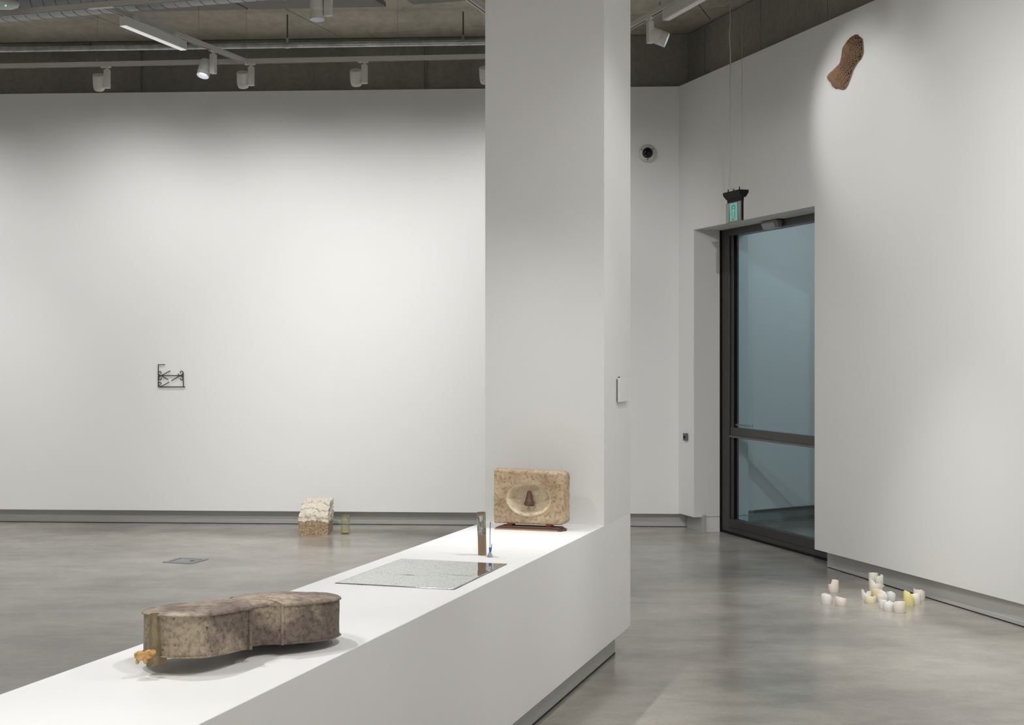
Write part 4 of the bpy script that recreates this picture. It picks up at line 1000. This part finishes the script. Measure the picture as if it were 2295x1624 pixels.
# ------------------------------------------------------------------ burnt candle stubs on the floor by the right wall
def wax(name, col): return mat(name, col, .42, Subsurface_Weight=.25, Subsurface_Radius=(.012, .009, .006), Subsurface_Scale=.6)
W_WHITE = wax('white_wax', (.80, .79, .775)); W_PINK = wax('blush_wax', (.79, .72, .66)); W_CREAM = wax('cream_wax', (.80, .74, .66)); W_IVORY = wax('ivory_wax', (.70, .68, .60))
W_YEL = wax('yellow_wax', (.80, .73, .32)); W_PALEY = wax('pale_yellow_wax', (.80, .74, .50)); W_OCH = wax('amber_yellow_wax', (.80, .66, .36)); W_GREY = wax('greyish_wax', (.72, .71, .71))
wick_m = mat('charred_wick', (.02, .017, .015), .9)
def candle(label, u0, u1, vb, tops, m_, floor_frac=.6, wall=.16, bulge=(), jag=0.0, wick=True, seed=0, soot=0):
    """tops: list of (angle in degrees, v of the rim) round the candle; 270 faces the camera, 0 is to the right"""
    yf = 4725 / (vb - HY); r = (u1 - u0) / 2 / F * yf; y = yf + r; c = V((((u0 + u1) / 2 - CX) / F * y, y, 0))
    SEG = 40; tops = sorted(tops)
    def h(a):
        a %= 360
        ts = [(tops[-1][0] - 360, tops[-1][1])] + tops + [(tops[0][0] + 360, tops[0][1])]
        for i in range(len(ts) - 1):
            if ts[i][0] <= a <= ts[i + 1][0]:
                f = (a - ts[i][0]) / max(1e-6, ts[i + 1][0] - ts[i][0]); f = f * f * (3 - 2 * f)
                v = ts[i][1] + (ts[i + 1][1] - ts[i][1]) * f
                yy = y + r * math.sin(R(a)); return EYE - (v - HY) / F * yy
        return .05
    t = thing('candle', label, 'candle', c, 'burnt candle stubs on the floor')
    m = MB(); hs = [h(360 * k / SEG) for k in range(SEG)]
    if jag: hs = [x + jag * fbm((math.cos(k * .6) * 3, math.sin(k * .6) * 3, seed), 1.1, seed) for k, x in enumerate(hs)]
    hm = min(hs); fl = max(.008, hm * floor_frac)
    rows = []
    for kind in range(9):
        row = []
        for k in range(SEG):
            a = 360 * k / SEG; H = hs[k]; rr = r
            if kind == 0: z, rr = 0, r * .965
            elif kind == 1: z, rr = .002, r
            elif kind == 2: z = H * .5
            elif kind == 3: z, rr = H - .003, r
            elif kind == 4: z, rr = H, r * (1 - wall * .5)
            elif kind == 5: z, rr = H - .003, r * (1 - wall)
            elif kind == 6: z, rr = max(fl + .002, fl + (H - fl) * .5), r * (1 - wall * 1.15)
            elif kind == 7: z, rr = fl, r * (1 - wall * 1.6)
            else: z, rr = fl - .001, r * .3
            rr *= 1 + .02 * fbm((math.cos(R(a)) * 2, math.sin(R(a)) * 2, z * 40), 1.0, seed + 2)
            for (ba, bw, bz, amt) in bulge:
                da = (a - ba + 180) % 360 - 180
                rr += r * amt * math.exp(-(da / bw) ** 2) * math.exp(-((z / max(H, .001) - bz) / .16) ** 2)
            row.append(m.bm.verts.new(c + V((math.cos(R(a)) * rr, math.sin(R(a)) * rr, z))))
        rows.append(row)
    for i in range(8):
        for k in range(SEG): m.bm.faces.new((rows[i][k], rows[i][(k + 1) % SEG], rows[i + 1][(k + 1) % SEG], rows[i + 1][k]))
    m.bm.faces.new(rows[0][::-1]); m.bm.faces.new(rows[-1])
    wb = m.build('wax_body', m_, t, smooth=60)
    if wick: MB().tube([c + Z * (fl - .002), c + Z * (fl + .006) + V((.0006, 0, 0)), c + Z * (fl + .009) + V((.002, 0, 0))], [.0011, .0011, .0008], 6).build('wick', wick_m, wb)
    for s in range(soot):
        a = 200 + 140 * random.random(); k = int(a / 360 * SEG) % SEG
        z = hs[k] * (.62 + .33 * random.random())
        blobm = MB(); blob(blobm, c + V((math.cos(R(a)) * r * .995, math.sin(R(a)) * r * .995, z)), .0022, .0014, .002, s, .2, 8, 5); blobm.build('soot_mark', wick_m, wb)
    return t
candle('blush candle stub cut into a tall step, standing behind the pair of low stubs', 1856.3, 1879.5, 1328.2, [(0, 1299.5), (60, 1298), (95, 1297.5), (103, 1308), (180, 1308.8), (240, 1309), (258, 1308.6), (265, 1299.8), (320, 1300)], W_PINK, .92, .1, wick=False, seed=1)
candle('white hollowed candle stub with a slumped side, on the door side of the group', 1841, 1865.5, 1354.8, [(0, 1340), (60, 1331), (100, 1328.5), (150, 1330), (190, 1334.5), (225, 1333), (270, 1332.5), (300, 1333), (335, 1338)], W_WHITE, .8, .14, bulge=((-20, 30, .72, .10),), seed=2)
candle('blush candle stub with a ragged tilted rim beside the white hollowed one', 1872.3, 1896.9, 1358.3, [(0, 1340.5), (40, 1340), (80, 1337.5), (120, 1336), (165, 1334.3), (185, 1335.5), (215, 1341), (270, 1343), (330, 1341)], W_PINK, .72, .12, jag=.002, seed=3)
candle('tall straight ivory candle against the wall kick, behind the sooty one', 1947, 1967.7, 1324, [(0, 1283), (90, 1282.3), (180, 1283), (270, 1284.2)], W_IVORY, .96, .1, wick=False, seed=4)
candle('tall ivory candle with black soot marks next to the tallest one', 1960, 1979.8, 1329, [(0, 1290), (40, 1286), (75, 1290), (110, 1291), (150, 1292), (180, 1293), (270, 1292), (320, 1288)], W_IVORY, .9, .14, jag=.0015, seed=5, soot=7)
candle('blush candle with a sagging rim drawn out into a pointed lip', 1949, 1975, 1334.5, [(0, 1311), (50, 1309), (120, 1299), (165, 1293.5), (190, 1294), (225, 1301), (262, 1307.5), (300, 1308.5), (335, 1310)], W_PINK, .78, .12, bulge=((-12, 16, .98, .62),), seed=6)
candle('white candle stub with a deep round bite out of its wall', 1930.5, 1953, 1343.7, [(0, 1323), (60, 1324), (100, 1333), (150, 1324), (185, 1319.6), (215, 1320), (238, 1327), (262, 1333), (290, 1333), (318, 1327), (340, 1323)], W_WHITE, .75, .1, wick=False, seed=7)
candle('amber yellow candle stub in the middle of the cluster', 1954, 1976, 1341, [(0, 1321), (90, 1319), (180, 1320), (270, 1320.5)], W_OCH, .85, .12, wick=False, seed=8)
candle('low pale yellow candle stub with a spike on its rim', 1938.5, 1963.2, 1351.5, [(0, 1334.5), (18, 1332.8), (40, 1336), (120, 1335), (180, 1334.5), (230, 1335), (270, 1336), (320, 1336.5), (345, 1336)], W_PALEY, .8, .12, bulge=((185, 25, .12, .10), (300, 60, .02, .05)), seed=9)
candle('cream candle stub melted into a slumped mass', 1964.8, 1989.3, 1349.8, [(0, 1336), (45, 1325), (90, 1320), (140, 1321), (180, 1328), (225, 1331), (270, 1330), (310, 1336)], W_CREAM, .9, .14, bulge=((-25, 40, .5, .08),), jag=.002, wick=False, seed=10)
candle('greyish white candle stub with small spikes, behind the slumped cream one', 1987, 2007.6, 1346.6, [(0, 1332), (40, 1327), (80, 1324), (120, 1325), (160, 1326), (200, 1325), (270, 1329), (320, 1331)], W_GREY, .82, .16, jag=.004, seed=11)
candle('white candle stub tucked behind the front pair', 1970.3, 1991.5, 1364, [(0, 1347), (90, 1343), (150, 1341), (185, 1341.5), (270, 1346), (320, 1348)], W_WHITE, .8, .12, wick=False, seed=12)
candle('white candle stub with a torn rim, on the open floor beside the smooth cream one', 1979.7, 2003.8, 1369.3, [(0, 1350), (40, 1348), (70, 1345), (95, 1349), (140, 1347), (180, 1347.5), (225, 1351), (270, 1353), (320, 1351)], W_WHITE, .76, .13, jag=.002, seed=13)
candle('smooth cream candle stub with one sloping shoulder, furthest from the wall', 2003, 2029, 1374, [(0, 1347.5), (60, 1346.3), (120, 1347), (160, 1351), (180, 1354), (200, 1353), (230, 1349.5), (270, 1348.5), (320, 1348)], W_CREAM, .9, .1, wick=False, seed=14)
candle('bright yellow candle with a deep scoop out of one side', 2025.2, 2049, 1357.9, [(0, 1336), (40, 1333), (80, 1325), (120, 1322), (180, 1323.5), (240, 1325.5), (262, 1326.5), (282, 1333), (305, 1340), (335, 1342)], W_YEL, .8, .14, seed=15)
candle('pale ivory candle stub beside the bright yellow candle', 2040, 2063, 1354, [(0, 1329), (60, 1328.5), (120, 1330), (180, 1331), (240, 1332), (270, 1330), (320, 1329)], W_PALEY if False else wax('off_white_wax', (.78, .77, .69)), .7, .2, jag=.0015, seed=16)
candle('blush candle stub with a thin translucent flap, close to the wall kick', 2047.5, 2073.6, 1346.4, [(0, 1328.5), (50, 1323), (95, 1320), (140, 1319.5), (165, 1317.2), (195, 1318), (225, 1323), (270, 1320.5), (310, 1324)], W_PINK, .85, .08, wick=False, seed=17)
